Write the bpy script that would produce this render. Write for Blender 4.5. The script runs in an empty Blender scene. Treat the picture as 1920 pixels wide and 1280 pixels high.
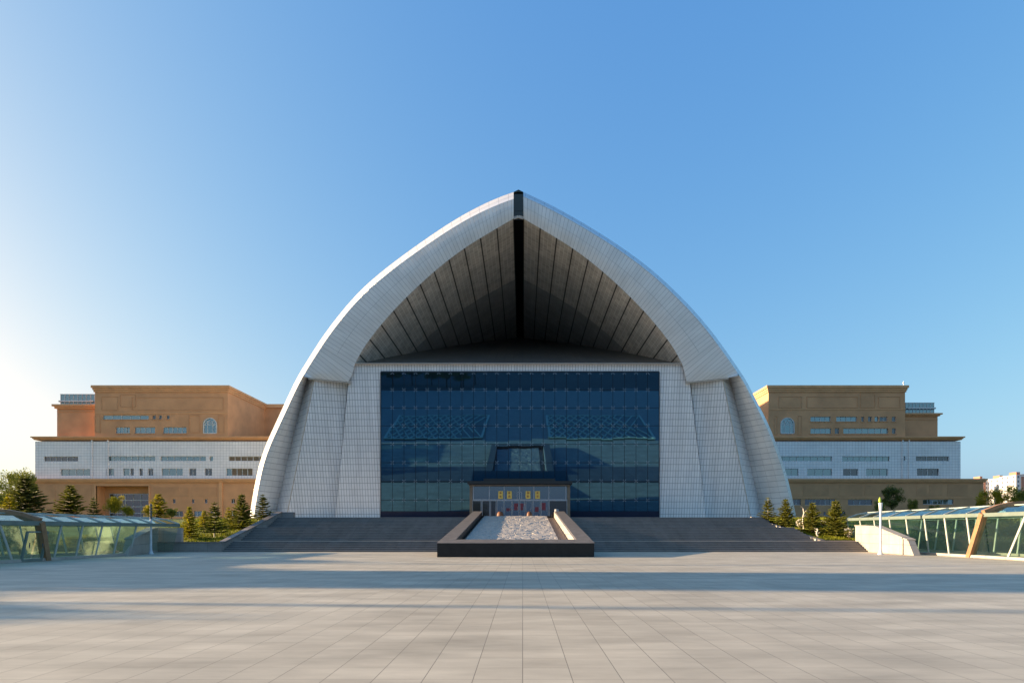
import bpy, math, random
from mathutils import Vector, noise
random.seed(7)
R = math.radians
scene = bpy.context.scene
COL = scene.collection
# ------------------------------------------------------------------ camera, sky, sun, exposure
F = 1117.0; VX = 980.0; VY = 994.0; EYE = 1.8            # focal length (px of a 1920 frame), vanishing point, eye height
cam = bpy.data.cameras.new('camera'); camo = bpy.data.objects.new('camera', cam); COL.objects.link(camo)
camo.location = (0, 0, EYE); camo.rotation_euler = (R(90), 0, 0)
cam.sensor_width = 36; cam.lens = 36 * F / 1920
cam.shift_x = -(VX - 960) / 1920; cam.shift_y = (VY - 640) / 1920
cam.clip_start = .1; cam.clip_end = 8000
scene.camera = camo
SUN_EL = 10.5; SUN_BACK = 4.0                             # low sun from the left, a little behind the facade
world = bpy.data.worlds.new('World'); scene.world = world; world.use_nodes = True
wn = world.node_tree; bg = wn.nodes['Background']
sky = wn.nodes.new('ShaderNodeTexSky'); sky.sky_type = 'NISHITA'; sky.sun_disc = False
sky.sun_elevation = R(SUN_EL); sky.sun_rotation = R(-90 + SUN_BACK)
sky.air_density = .8; sky.dust_density = 3.0; sky.ozone_density = 3.0; sky.altitude = 0
sep = wn.nodes.new('ShaderNodeSeparateColor'); comb = wn.nodes.new('ShaderNodeCombineColor')   # clear air: paler towards the sun, deeper away from it
wn.links.new(sky.outputs[0], sep.inputs[0])
for ch, (ex, gn) in enumerate(((1.08, .87), (.70, 1.03), (.285, 1.54))):
    pw = wn.nodes.new('ShaderNodeMath'); pw.operation = 'POWER'; pw.inputs[1].default_value = ex
    ml = wn.nodes.new('ShaderNodeMath'); ml.operation = 'MULTIPLY'; ml.inputs[1].default_value = gn
    wn.links.new(sep.outputs[ch], pw.inputs[0]); wn.links.new(pw.outputs[0], ml.inputs[0]); cl = wn.nodes.new('ShaderNodeMath'); cl.operation = 'MINIMUM'; cl.inputs[1].default_value = (2.6, 2.9, 3.3)[ch]
    wn.links.new(ml.outputs[0], cl.inputs[0]); wn.links.new(cl.outputs[0], comb.inputs[ch])
wn.links.new(comb.outputs[0], bg.inputs[0]); bg.inputs[1].default_value = .136
sl = bpy.data.lights.new('sun', 'SUN'); sl.energy = 5.0; sl.angle = R(.6); sl.color = (1, .74, .46)
so = bpy.data.objects.new('sun', sl); COL.objects.link(so)
to_sun = Vector((-math.cos(R(SUN_EL)) * math.cos(R(SUN_BACK)), math.cos(R(SUN_EL)) * math.sin(R(SUN_BACK)), math.sin(R(SUN_EL))))
so.rotation_euler = to_sun.to_track_quat('Z', 'Y').to_euler()
scene.view_settings.view_transform = 'Standard'; scene.view_settings.look = 'None'
scene.view_settings.exposure = 1.62; scene.view_settings.gamma = 1
scene.cycles.max_bounces = 8; scene.cycles.transparent_max_bounces = 24

# ------------------------------------------------------------------ helpers
def at(X, Y, y):                                           # world point seen at (X, Y), at depth y
    return Vector(((X - VX) / F * y, y, EYE + (VY - Y) / F * y))
def on(X, Y, a, b=.2):                                     # world point on the raked plane y = a - b z
    v = (VY - Y) / F
    return at(X, Y, (a - b * EYE) / (1 + b * v))
class MB:
    def __init__(s): s.v = []; s.f = []; s.uv = []; s.m = []; s.sm = []
    def face(s, pts, uv=None, mi=0, smooth=False):
        n = len(s.v); s.v += [tuple(p) for p in pts]; s.f.append(tuple(range(n, n + len(pts))))
        s.uv.append(uv); s.m.append(mi); s.sm.append(smooth)
    def box(s, x0, x1, y0, y1, z0, z1, mi=0):
        if x0 > x1: x0, x1 = x1, x0
        if y0 > y1: y0, y1 = y1, y0
        p = [(x0,y0,z0),(x1,y0,z0),(x1,y1,z0),(x0,y1,z0),(x0,y0,z1),(x1,y0,z1),(x1,y1,z1),(x0,y1,z1)]
        for q in ((0,3,2,1),(4,5,6,7),(0,1,5,4),(1,2,6,5),(2,3,7,6),(3,0,4,7)): s.face([p[i] for i in q], mi=mi)
    def hexa(s, p, mi=0):                                  # 8 corners: bottom ring, top ring
        for q in ((0,3,2,1),(4,5,6,7),(0,1,5,4),(1,2,6,5),(2,3,7,6),(3,0,4,7)): s.face([p[i] for i in q], mi=mi)
    def bar(s, a, b, w, d=None, mi=0, up=None):
        a = Vector(a); b = Vector(b); d = d or w; t = (b - a).normalized()
        u = Vector(up) if up else (Vector((0,0,1)) if abs(t.z) < .8 else Vector((0,1,0)))
        sx = t.cross(u).normalized() * w / 2; sy = t.cross(sx).normalized() * d / 2
        s.hexa([a-sx-sy, a+sx-sy, a+sx+sy, a-sx+sy, b-sx-sy, b+sx-sy, b+sx+sy, b-sx+sy], mi)
    def tube(s, a, b, r0, r1, n=8, mi=0, cap=True):
        a = Vector(a); b = Vector(b); t = (b - a).normalized()
        u = Vector((0,0,1)) if abs(t.z) < .9 else Vector((1,0,0))
        sx = t.cross(u).normalized(); sy = t.cross(sx).normalized()
        A = [a + (sx*math.cos(k*2*math.pi/n) + sy*math.sin(k*2*math.pi/n))*r0 for k in range(n)]
        B = [b + (sx*math.cos(k*2*math.pi/n) + sy*math.sin(k*2*math.pi/n))*r1 for k in range(n)]
        for k in range(n): s.face([A[k], B[k], B[(k+1)%n], A[(k+1)%n]], mi=mi, smooth=True)
        if cap: s.face(B, mi=mi); s.face(A[::-1], mi=mi)
    def lathe(s, c, prof, n=10, mi=0):
        c = Vector(c)
        for (r0, z0), (r1, z1) in zip(prof[:-1], prof[1:]):
            for k in range(n):
                a0 = k*2*math.pi/n; a1 = (k+1)*2*math.pi/n
                s.face([c+Vector((r0*math.cos(a0), r0*math.sin(a0), z0)), c+Vector((r0*math.cos(a1), r0*math.sin(a1), z0)),
                        c+Vector((r1*math.cos(a1), r1*math.sin(a1), z1)), c+Vector((r1*math.cos(a0), r1*math.sin(a0), z1))], mi=mi, smooth=True)
    def strip(s, A, B, uA=None, uB=None, mi=0, smooth=True):
        for i in range(len(A) - 1):
            uv = [uA[i], uA[i+1], uB[i+1], uB[i]] if uA else None
            s.face([A[i], A[i+1], B[i+1], B[i]], uv, mi, smooth)
    def build(s, name, mats, parent=None, merge=False):
        me = bpy.data.meshes.new(name); me.from_pydata(s.v, [], s.f)
        ul = me.uv_layers.new(name='UVMap'); li = 0
        data = []
        for fi, f in enumerate(s.f):
            uv = s.uv[fi]
            if uv is None:
                p = [Vector(s.v[i]) for i in f]
                nrm = Vector((0, 0, 0))
                for k in range(len(p)): nrm += p[k].cross(p[(k+1) % len(p)])
                ax = max(range(3), key=lambda k: abs(nrm[k]))
                o = [(1, 2), (0, 2), (0, 1)][ax]
                uv = [(q[o[0]], q[o[1]]) for q in p]
            for q in uv: data += [q[0], q[1]]
        ul.data.foreach_set('uv', data)
        if not isinstance(mats, (list, tuple)): mats = [mats]
        for m in mats: me.materials.append(m)
        me.polygons.foreach_set('material_index', s.m); me.polygons.foreach_set('use_smooth', s.sm)
        if merge:
            import bmesh
            bm = bmesh.new(); bm.from_mesh(me); bmesh.ops.remove_doubles(bm, verts=bm.verts, dist=.0005); bm.to_mesh(me); bm.free()
        me.update()
        o = bpy.data.objects.new(name, me); COL.objects.link(o)
        if parent: o.parent = parent; o.matrix_parent_inverse = Matrix_inv(parent)
        return o
def Matrix_inv(p):
    from mathutils import Matrix
    return Matrix.Translation(-Vector(p.location)) if p.parent is None else p.matrix_parent_inverse.copy() @ Matrix.Identity(4)
def tag(o, label=None, cat=None, group=None, kind=None):
    if label: o['label'] = label
    if cat: o['category'] = cat
    if group: o['group'] = group
    if kind: o['kind'] = kind
    return o
def thing(name, label, cat, loc=(0,0,0), group=None):
    o = bpy.data.objects.new(name, None); COL.objects.link(o); o.location = loc; o.empty_display_size = .5
    return tag(o, label, cat, group)
def struct(o): o['kind'] = 'structure'; return o
def child(mb, name, m, par, merge=False):                 # parts of parts: parent sits at the origin
    o = mb.build(name, m, None, merge); o.parent = par
    if par.parent is None and par.type == 'EMPTY': o.matrix_parent_inverse = Matrix_inv(par)
    return o
def copy_tree(o, loc=None, rz=None, sc=None):
    c = o.copy(); COL.objects.link(c)
    if loc is not None: c.location = loc
    if rz is not None: c.rotation_euler = (0, 0, rz)
    if sc is not None: c.scale = sc
    for ch in o.children:
        d = ch.copy(); COL.objects.link(d); d.parent = c
        for g in ch.children:
            e = g.copy(); COL.objects.link(e); e.parent = d
    return c

# ------------------------------------------------------------------ materials
def newmat(name):
    m = bpy.data.materials.new(name); m.use_nodes = True
    return m, m.node_tree, m.node_tree.nodes['Principled BSDF']
def N(t, typ, **kw):
    n = t.nodes.new(typ)
    for k, v in kw.items(): setattr(n, k, v)
    return n
def mat(name, c, rough=.6, var=.15, scale=1.5, bump=0, metal=0, spec=.5, bscale=None, coord='Object', detail=6):
    m, t, b = newmat(name)
    b.inputs['Roughness'].default_value = rough; b.inputs['Metallic'].default_value = metal
    b.inputs['Specular IOR Level'].default_value = spec
    tc = N(t, 'ShaderNodeTexCoord'); nz = N(t, 'ShaderNodeTexNoise'); nz.inputs['Scale'].default_value = scale; nz.inputs['Detail'].default_value = detail
    t.links.new(tc.outputs[coord], nz.inputs['Vector'])
    cr = N(t, 'ShaderNodeValToRGB'); e = cr.color_ramp.elements
    e[0].position = .3; e[1].position = .7
    e[0].color = (*[x * (1 - var) for x in c], 1); e[1].color = (*[min(1, x * (1 + var)) for x in c], 1)
    t.links.new(nz.outputs[0], cr.inputs[0]); t.links.new(cr.outputs[0], b.inputs['Base Color'])
    if bump:
        n2 = N(t, 'ShaderNodeTexNoise'); n2.inputs['Scale'].default_value = bscale or scale * 6; n2.inputs['Detail'].default_value = 5
        t.links.new(tc.outputs[coord], n2.inputs['Vector'])
        bp = N(t, 'ShaderNodeBump'); bp.inputs['Strength'].default_value = 1; bp.inputs['Distance'].default_value = bump
        t.links.new(n2.outputs[0], bp.inputs['Height']); t.links.new(bp.outputs[0], b.inputs['Normal'])
    return m
def tilemat(name, c1, c2, mortar, tw, th, ms, rough=.45, offset=0, var=.12, vscale=.25, big=None, bump=.01, spec=.5, bias=0, stretch=(1, 1)):
    """joints follow the metre-scaled UVs; big=(w,h,size,colour) adds a coarser set of joints"""
    m, t, b = newmat(name)
    b.inputs['Roughness'].default_value = rough; b.inputs['Specular IOR Level'].default_value = spec
    uv = N(t, 'ShaderNodeUVMap')
    br = N(t, 'ShaderNodeTexBrick', offset=offset, squash=1.0)
    br.inputs['Scale'].default_value = 1; br.inputs['Mortar Size'].default_value = ms; br.inputs['Mortar Smooth'].default_value = .1
    br.inputs['Brick Width'].default_value = tw; br.inputs['Row Height'].default_value = th; br.inputs['Bias'].default_value = bias
    br.inputs['Color1'].default_value = (*c1, 1); br.inputs['Color2'].default_value = (*c2, 1); br.inputs['Mortar'].default_value = (*mortar, 1)
    t.links.new(uv.outputs[0], br.inputs['Vector'])
    col = br.outputs['Color']
    tc = N(t, 'ShaderNodeTexCoord'); mp = N(t, 'ShaderNodeMapping'); mp.inputs['Scale'].default_value = (stretch[0], stretch[1], 1)
    t.links.new(uv.outputs[0], mp.inputs['Vector'])
    nz = N(t, 'ShaderNodeTexNoise'); nz.inputs['Scale'].default_value = vscale; nz.inputs['Detail'].default_value = 8; nz.inputs['Roughness'].default_value = .62
    t.links.new(mp.outputs[0], nz.inputs['Vector'])
    mr = N(t, 'ShaderNodeMapRange'); mr.inputs['From Min'].default_value = .3; mr.inputs['From Max'].default_value = .7
    mr.inputs['To Min'].default_value = 1 - var; mr.inputs['To Max'].default_value = 1 + var
    t.links.new(nz.outputs[0], mr.inputs['Value'])
    mx = N(t, 'ShaderNodeMix', data_type='RGBA', blend_type='MULTIPLY'); mx.inputs[0].default_value = 1
    t.links.new(col, mx.inputs[6]); t.links.new(mr.outputs[0], mx.inputs[7]); col = mx.outputs[2]
    if big:
        b2 = N(t, 'ShaderNodeTexBrick', offset=0, squash=1.0)
        b2.inputs['Scale'].default_value = 1; b2.inputs['Mortar Size'].default_value = big[2]; b2.inputs['Mortar Smooth'].default_value = 0
        b2.inputs['Brick Width'].default_value = big[0]; b2.inputs['Row Height'].default_value = big[1]
        t.links.new(uv.outputs[0], b2.inputs['Vector'])
        m2 = N(t, 'ShaderNodeMix', data_type='RGBA'); t.links.new(b2.outputs['Fac'], m2.inputs[0])
        t.links.new(col, m2.inputs[6]); m2.inputs[7].default_value = (*big[3], 1); col = m2.outputs[2]
    t.links.new(col, b.inputs['Base Color'])
    if bump:
        bp = N(t, 'ShaderNodeBump', invert=True); bp.inputs['Distance'].default_value = bump
        t.links.new(br.outputs['Fac'], bp.inputs['Height']); t.links.new(bp.outputs[0], b.inputs['Normal'])
    return m
def foliage(name, c, var=.45, scale=1.6, trans=.25):
    m, t, b = newmat(name); b.inputs['Roughness'].default_value = .6; b.inputs['Specular IOR Level'].default_value = .25
    tc = N(t, 'ShaderNodeTexCoord'); nz = N(t, 'ShaderNodeTexNoise'); nz.inputs['Scale'].default_value = scale; nz.inputs['Detail'].default_value = 4
    t.links.new(tc.outputs['Object'], nz.inputs['Vector'])
    cr = N(t, 'ShaderNodeValToRGB'); e = cr.color_ramp.elements; e[0].position = .32; e[1].position = .68
    e[0].color = (*[x * (1 - var) for x in c], 1); e[1].color = (c[0] * (1 + var * 1.3), c[1] * (1 + var), c[2], 1)
    t.links.new(nz.outputs[0], cr.inputs[0]); t.links.new(cr.outputs[0], b.inputs['Base Color'])
    tr = N(t, 'ShaderNodeBsdfTranslucent'); t.links.new(cr.outputs[0], tr.inputs[0])
    ms = N(t, 'ShaderNodeMixShader'); ms.inputs[0].default_value = trans
    out = t.nodes['Material Output']
    t.links.new(b.outputs[0], ms.inputs[1]); t.links.new(tr.outputs[0], ms.inputs[2]); t.links.new(ms.outputs[0], out.inputs[0])
    return m
def clearglass(name, tint, refl=.12, rough=.02, milk=0):
    m, t, b = newmat(name); t.nodes.remove(b); out = t.nodes['Material Output']
    tr = N(t, 'ShaderNodeBsdfTransparent'); tr.inputs[0].default_value = (*tint, 1)
    gl = N(t, 'ShaderNodeBsdfGlossy'); gl.inputs[0].default_value = (.85, .95, .95, 1); gl.inputs['Roughness'].default_value = rough
    lw = N(t, 'ShaderNodeLayerWeight'); lw.inputs[0].default_value = .5
    pw = N(t, 'ShaderNodeMath', operation='POWER'); pw.inputs[1].default_value = 4.0; t.links.new(lw.outputs['Facing'], pw.inputs[0])
    mr = N(t, 'ShaderNodeMapRange'); mr.inputs['To Min'].default_value = refl; mr.inputs['To Max'].default_value = .95; t.links.new(pw.outputs[0], mr.inputs['Value'])
    ms = N(t, 'ShaderNodeMixShader'); t.links.new(mr.outputs[0], ms.inputs[0])
    tl = N(t, 'ShaderNodeBsdfTranslucent'); tl.inputs[0].default_value = (.62, .70, .52, 1)     # dusty film that glows with light from behind
    md = N(t, 'ShaderNodeMixShader'); md.inputs[0].default_value = milk; t.links.new(tr.outputs[0], md.inputs[1]); t.links.new(tl.outputs[0], md.inputs[2])
    t.links.new(md.outputs[0], ms.inputs[1]); t.links.new(gl.outputs[0], ms.inputs[2]); t.links.new(ms.outputs[0], out.inputs[0])
    return m
def mirrorglass(name, body, refl, mixf, rough=.015, wav=.0, wscale=.6):
    m, t, b = newmat(name); out = t.nodes['Material Output']
    b.inputs['Base Color'].default_value = (*body, 1); b.inputs['Roughness'].default_value = .25
    gl = N(t, 'ShaderNodeBsdfGlossy'); gl.inputs[0].default_value = (*refl, 1); gl.inputs['Roughness'].default_value = rough
    if wav:
        tc = N(t, 'ShaderNodeTexCoord'); nz = N(t, 'ShaderNodeTexNoise'); nz.inputs['Scale'].default_value = wscale; nz.inputs['Detail'].default_value = 1
        t.links.new(tc.outputs['Object'], nz.inputs['Vector'])
        bp = N(t, 'ShaderNodeBump'); bp.inputs['Distance'].default_value = wav; t.links.new(nz.outputs[0], bp.inputs['Height']); t.links.new(bp.outputs[0], gl.inputs['Normal'])
    ms = N(t, 'ShaderNodeMixShader'); ms.inputs[0].default_value = mixf
    t.links.new(b.outputs[0], ms.inputs[1]); t.links.new(gl.outputs[0], ms.inputs[2]); t.links.new(ms.outputs[0], out.inputs[0])
    return m

WHITE = (.83, .825, .83); JOINT = (.34, .35, .37)
M = {}
M['rim'] = tilemat('rim panels', (.78,.76,.74), (.74,.72,.70), (.42,.41,.41), .46, 2.3, .020, rough=.4, var=.10, vscale=.5, stretch=(1, .4))
M['shell'] = tilemat('shell panels', (.80,.79,.77), (.76,.75,.73), (.42,.41,.40), .9, 1.2, .02, rough=.3, var=.05)
M['shell'].node_tree.nodes['Principled BSDF'].inputs['Metallic'].default_value = .4
M['tile'] = tilemat('white facade tiles', WHITE, (.77,.77,.785), JOINT, .34, .78, .026, rough=.35, var=.12, vscale=.8, stretch=(1, .12))
M['wingtile'] = tilemat('white wall tiles', (.80,.795,.80), (.75,.75,.76), (.38,.39,.41), .66, .60, .026, rough=.4, var=.09, vscale=.2)
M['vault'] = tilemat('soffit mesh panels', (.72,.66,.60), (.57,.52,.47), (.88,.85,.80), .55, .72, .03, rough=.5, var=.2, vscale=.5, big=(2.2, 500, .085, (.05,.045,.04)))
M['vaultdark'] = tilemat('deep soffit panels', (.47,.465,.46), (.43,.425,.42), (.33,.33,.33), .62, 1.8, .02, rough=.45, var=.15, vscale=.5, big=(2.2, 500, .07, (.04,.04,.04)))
M['ledge'] = tilemat('dark sloping roof panels', (.13,.123,.117), (.115,.11,.104), (.07,.07,.07), 1.2, 3.0, .03, rough=.45, var=.15)
M['slot'] = mat('black ridge slot', (.006,.007,.007), .35, .1)
M['slotglass'] = mirrorglass('dark ridge glass', (.002,.008,.006), (.25,.35,.45), .04)
M['beige'] = mat('beige joint trim', (.50,.44,.38), .6, .1)
M['glass'] = mirrorglass('blue mirror glass', (.005,.030,.060), (.07,.205,.35), .74, wav=.0016, wscale=.3)
M['glassjoint'] = mat('glass joint', (.006,.012,.02), .5, .1)
M['navy'] = mat('navy plinth', (.006,.014,.045), .35, .1)
M['steel'] = mat('spider steel', (.48,.52,.56), .3, .05, metal=.6)
M['brown'] = mat('tan stone render', (.56,.295,.145), .8, .13, .35, .004, bscale=6)
M['browntrim'] = mat('tan stone cornice', (.62,.335,.16), .75, .10, .6)
M['brownpanel'] = mat('darker tan panel', (.50,.265,.13), .8, .12, .5)
M['winglass'] = mirrorglass('window glass', (.05,.075,.08), (.30,.40,.44), .5, .03)
M['winglassdark'] = mirrorglass('dark window glass', (.03,.035,.04), (.22,.24,.27), .35, .03)
M['winframe'] = mat('window frame', (.55,.58,.59), .5, .06)
M['stair'] = tilemat('dark granite steps', (.165,.158,.153), (.135,.13,.126), (.08,.08,.08), 1.2, 40, .012, rough=.5, var=.25, vscale=.8)
M['stairnose'] = mat('granite nosing', (.25,.24,.235), .5, .2, 2)
M['granite'] = mat('dark granite', (.014,.0135,.013), .5, .25, 2.5, .002, spec=.3)
M['granitetop'] = mat('granite coping', (.16,.14,.125), .55, .22, 1.8, .002)  # basin granite again; grazing sun on the tops is put into this lighter colour
M['planterwall'] = tilemat('planter granite', (.29,.25,.225), (.255,.22,.20), (.16,.14,.125), 1.2, .6, .012, rough=.6, var=.18, vscale=1)
M['basinfloor'] = mat('basin brown ledge', (.26,.19,.14), .6, .15, 3)
M['rock'] = mat('pale carved stone', (.45,.40,.35), .75, .16, 3, .01, bscale=14)
M['pave'] = tilemat('granite pavers', (.49,.438,.345), (.44,.39,.305), (.32,.28,.225), .6, .6, .005, rough=.62, var=.24, vscale=.9, stretch=(.35, 1), bump=.003, spec=.35, big=(.6, 400, .005, (.22,.195,.16)))
M['grass'] = mat('lawn grass', (.13,.15,.02), .9, .45, 1.8, .08, bscale=9)
M['grassleaf'] = foliage('grass blades', (.20,.23,.02), .5, 1.2)
M['paleStone'] = tilemat('pale stone wall', (.40,.36,.325), (.36,.32,.29), (.22,.20,.18), 1.6, .75, .012, rough=.7, var=.16, vscale=.8)
M['frame'] = mat('painted tunnel steel', (.42,.44,.41), .4, .1, 2)
M['framegreen'] = mat('green tunnel beam', (.15,.19,.17), .45, .12, 2)
M['tunnelglass'] = clearglass('green tunnel glass', (.66,.80,.71), .05, milk=.16)
M['roofglass'] = clearglass('tunnel roof glass', (.50,.72,.68), .09)
M['pillar'] = mat('brown portal cladding', (.30,.165,.085), .6, .2, 2.5, .003)
M['polemetal'] = mat('grey pole paint', (.55,.58,.62), .4, .12, 3)
M['poledark'] = mat('dark lamp head', (.08,.09,.10), .4, .1)
M['lime'] = mat('lime cap', (.35,.48,.05), .5, .1)
M['bark'] = mat('bark', (.10,.065,.04), .9, .3, 4, .02)
M['palebark'] = mat('whitewashed bark', (.62,.56,.48), .8, .15, 6)
M['spruce'] = foliage('spruce needles', (.15,.165,.025), .5, 1.3)
M['sprucedark'] = foliage('dark spruce needles', (.11,.13,.035), .5, 1.3)
M['spruceyellow'] = foliage('yellow green needles', (.32,.30,.02), .4, 1.4, .35)
M['leaf'] = foliage('broad leaves', (.19,.22,.04), .5, .8, .35)
M['leafyellow'] = foliage('sunny leaves', (.36,.32,.025), .4, .8, .35)
M['towerwhite'] = mat('tower white render', (.72,.68,.63), .8, .06, .05)
M['towerred'] = mat('tower red brown', (.42,.20,.13), .8, .08, .05)
M['towerwin'] = mat('tower windows', (.16,.17,.20), .3, .1, .2)
M['soffit'] = mat('portico black', (.012,.010,.010), .35, .2)
M['bronze'] = mat('bronze trim', (.16,.12,.08), .45, .15)
M['portglass'] = mirrorglass('portico glass', (.02,.028,.036), (.22,.26,.31), .40, .02)
M['portdark'] = mirrorglass('portico dark glass', (.012,.011,.010), (.14,.14,.16), .2, .02)
M['alu'] = mat('aluminium', (.32,.34,.37), .35, .08, metal=.3)
M['yellow'] = mat('yellow board', (.72,.50,.10), .6, .05)
M['redink'] = mat('dark red lettering', (.25,.05,.02), .6, .05)
M['red'] = mat('red poster', (.17,.02,.035), .5, .1)
M['orange'] = mat('orange mat', (.17,.06,.02), .6, .1)
M['binmetal'] = mat('bin metal', (.30,.32,.35), .4, .1)
M['toothstone'] = mat('light step ends', (.50,.44,.38), .7, .1)
M['skylight'] = mat('skylight panes', (.05,.10,.08), .35, .15, .4)
M['skyframe'] = mat('skylight frames', (.80,.85,.60), .5, .1)

# ------------------------------------------------------------------ ground
DECK = 3.15; ST0 = 50.0; ST1 = 64.0; AX = -.47
g = MB(); g.face([(-3000, -1500, 0), (3000, -1500, 0), (3000, 5000, 0), (-3000, 5000, 0)])
struct(g.build('ground', mat('distant ground', (.14,.13,.10), .9, .2, .01)))
g = MB(); g.face([(-34.5, 20, .004), (36.5, 20, .004), (36.5, 64, .004), (-34.5, 64, .004)]); g.face([(-130, -130, .004), (130, -130, .004), (130, 20, .004), (-130, 20, .004)])
struct(g.build('plaza_pavement', M['pave']))
# raised terrace the buildings stand on, and the banks that climb to it beside the stairs
def bank(mb, x0, x1, ya, yb, za, zb, nx=10, ny=14, am=.12):
    P = [[Vector((x0 + (x1-x0)*i/nx, ya + (yb-ya)*j/ny, za + (zb-za)*j/ny + am*noise.noise(Vector((i*.9+x0, j*.7, 3))) * (0 < j < ny))) for i in range(nx+1)] for j in range(ny+1)]
    for j in range(ny):
        for i in range(nx): mb.face([P[j][i], P[j][i+1], P[j+1][i+1], P[j+1][i]], smooth=True)
g = MB()
bank(g, -150, -26.0, 51.2, 64, .68, DECK - .1); bank(g, 26.6, 150, 53.2, 64, .85, DECK - .1)
g.face([(-150, 64, DECK-.1), (-26, 64, DECK-.1), (-26, 230, DECK-.1), (-150, 230, DECK-.1)])
g.face([(26, 64, DECK-.1), (150, 64, DECK-.1), (150, 230, DECK-.1), (26, 230, DECK-.1)])
for a_, b_ in ((-150, -34.5), (36.5, 150)): g.face([(a_, 20, .012), (b_, 20, .012), (b_, 52, .012), (a_, 52, .012)])
g.box(-150, -33, 50.9, 51.2, 0, .66); g.box(36, 150, 52.9, 53.2, 0, .83)
struct(g.build('lawn', M['grass']))
g = MB(); xa_, xb_ = AX-5.29, AX+5.29
g.face([(-26, 63.9, DECK), (xa_, 63.9, DECK), (xa_, 70, DECK), (-36, 70, DECK)]); g.face([(xb_, 63.9, DECK), (26, 63.9, DECK), (36, 70, DECK), (xb_, 70, DECK)])
g.face([(-36, 70, DECK), (36, 70, DECK), (36, 150, DECK), (-36, 150, DECK)])
struct(g.build('terrace', M['pave']))

# ------------------------------------------------------------------ staircase
def stair_edge_r(y): return 26.3 + (24.2 - 26.3) * (y - 52) / 12
st = thing('staircase', 'broad dark granite staircase rising to the blue glass hall', 'staircase', (0, ST0, 0))
mb = MB(); nose = MB(); y = ST0; z = 0
xl = -25.2
levels = []
for k in range(21):
    z += .15
    x1 = 28.9 if k < 6 else stair_edge_r(y)
    levels.append((y, z, x1)); run = .35
    if k == 5: run = 1.6
    elif k == 13: run = 2.9
    elif k > 5: run = .38
    y += run
levels[-1] = (levels[-1][0], DECK, levels[-1][2])
for i, (ya, za, x1) in enumerate(levels):
    yb = levels[i+1][0] if i + 1 < len(levels) else 64.2
    z0 = za - .15
    segs = ((xl, AX - 5.3), (AX + 5.3, x1))
    for a, b in segs:
        mb.face([(a, ya, z0), (b, ya, z0), (b, ya, za - .035), (a, ya, za - .035)])
        mb.face([(a, ya, za), (b, ya, za), (b, yb, za), (a, yb, za)])
        nose.box(a, b, ya - .025, ya + (.10 if i == 5 else .03), za - .035, za + .003, int(i == 5))
    mb.face([(x1, ya, 0), (x1, yb, 0), (x1, yb, za), (x1, ya, za)])
child(mb, 'steps', M['stair'], st); child(nose, 'nosings', [M['stairnose'], M['toothstone']], st)
tb = MB()
for k in range(17):
    yy = 53.0 + k * .64; zz = .95 + (DECK - .95) * (k / 16.)
    xr = stair_edge_r(yy)
    tb = MB(); tb.box(xr - .06, xr + .30, yy, yy + .30, zz - .08, zz + .10); child(tb, 'end_block', M['toothstone'], st)
kb = MB()                                                   # right kerb, along the slope
a0 = Vector((stair_edge_r(52.6) + .1, 52.6, .95)); a1 = Vector((stair_edge_r(64) + .1, 64, DECK + .02))
kb.hexa([a0-Vector((0,0,1)), a0+Vector((.45,0,-1)), a1+Vector((.45,0,-1)), a1-Vector((0,0,1)), a0, a0+Vector((.45,0,0)), a1+Vector((.45,0,0)), a1])
kb.box(stair_edge_r(52.6), 29.2, 52.45, 52.85, .2, .93)
child(kb, 'side_kerb', M['granitetop'], st)

# ------------------------------------------------------------------ left planter wall
pw = thing('planter_wall', 'grey brown granite planter wall climbing the left edge of the stairs', 'planter wall', (-25.4, ST0, 0))
mb = MB(); mb.box(-31.2, -25.2, ST0 - .1, ST0 + .4, 0, .78); mb.box(-31.2, -30.8, ST0 + .4, ST0 + .44, 0, .78)
def wallz(y): return .78 + (y - ST0) / (62.5 - ST0) * (3.75 - .78)
q0, q1 = ST0 + .4, 62.3
mb.hexa([(-25.7, q0, 0), (-25.2, q0, 0), (-25.2, q1, 0), (-25.7, q1, 0), (-25.7, q0, wallz(q0)), (-25.2, q0, wallz(q0)), (-25.2, q1, wallz(q1)), (-25.7, q1, wallz(q1))])
mb.box(-25.7, -24.0, q1, q1 + .5, 2.0, 3.72)
child(mb, 'wall', M['planterwall'], pw)
cp = MB()
cp.box(-31.25, -25.15, ST0 - .15, ST0 + .5, .78, .84); cp.hexa([(-25.76, q0+.1, .80), (-25.14, q0+.1, .80), (-25.14, q1, wallz(q1)), (-25.76, q1, wallz(q1)), (-25.76, q0+.1, .86), (-25.14, q0+.1, .86), (-25.14, q1, wallz(q1)+.06), (-25.76, q1, wallz(q1)+.06)])
child(cp, 'coping', M['granitetop'], pw)

# ------------------------------------------------------------------ sloping fountain basin
PY0, PY1 = 40.2, 70.0; PW = 5.3; PS = (4.05 - .97) / (PY1 - PY0)
def pz(y): return .97 + PS * (y - PY0)
bs = thing('fountain_basin', 'sloping basin with dark granite rim and pale carved stone bed before the entrance', 'basin', (AX, PY0, 0))
mb = MB(); cp = MB()
def slab(m, x0, x1, y0, y1, lo, hi):                        # follows the slope
    m.hexa([(x0,y0,lo if lo is not None and lo >= 0 else pz(y0)+(lo or 0)), (x1,y0,lo if lo >= 0 else pz(y0)+lo), (x1,y1,lo if lo >= 0 else pz(y1)+lo), (x0,y1,lo if lo >= 0 else pz(y1)+lo),
            (x0,y0,pz(y0)+hi), (x1,y0,pz(y0)+hi), (x1,y1,pz(y1)+hi), (x0,y1,pz(y1)+hi)])
slab(mb, AX-PW, AX+PW, PY0, PY0+1.9, 0, -.04)
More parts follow.
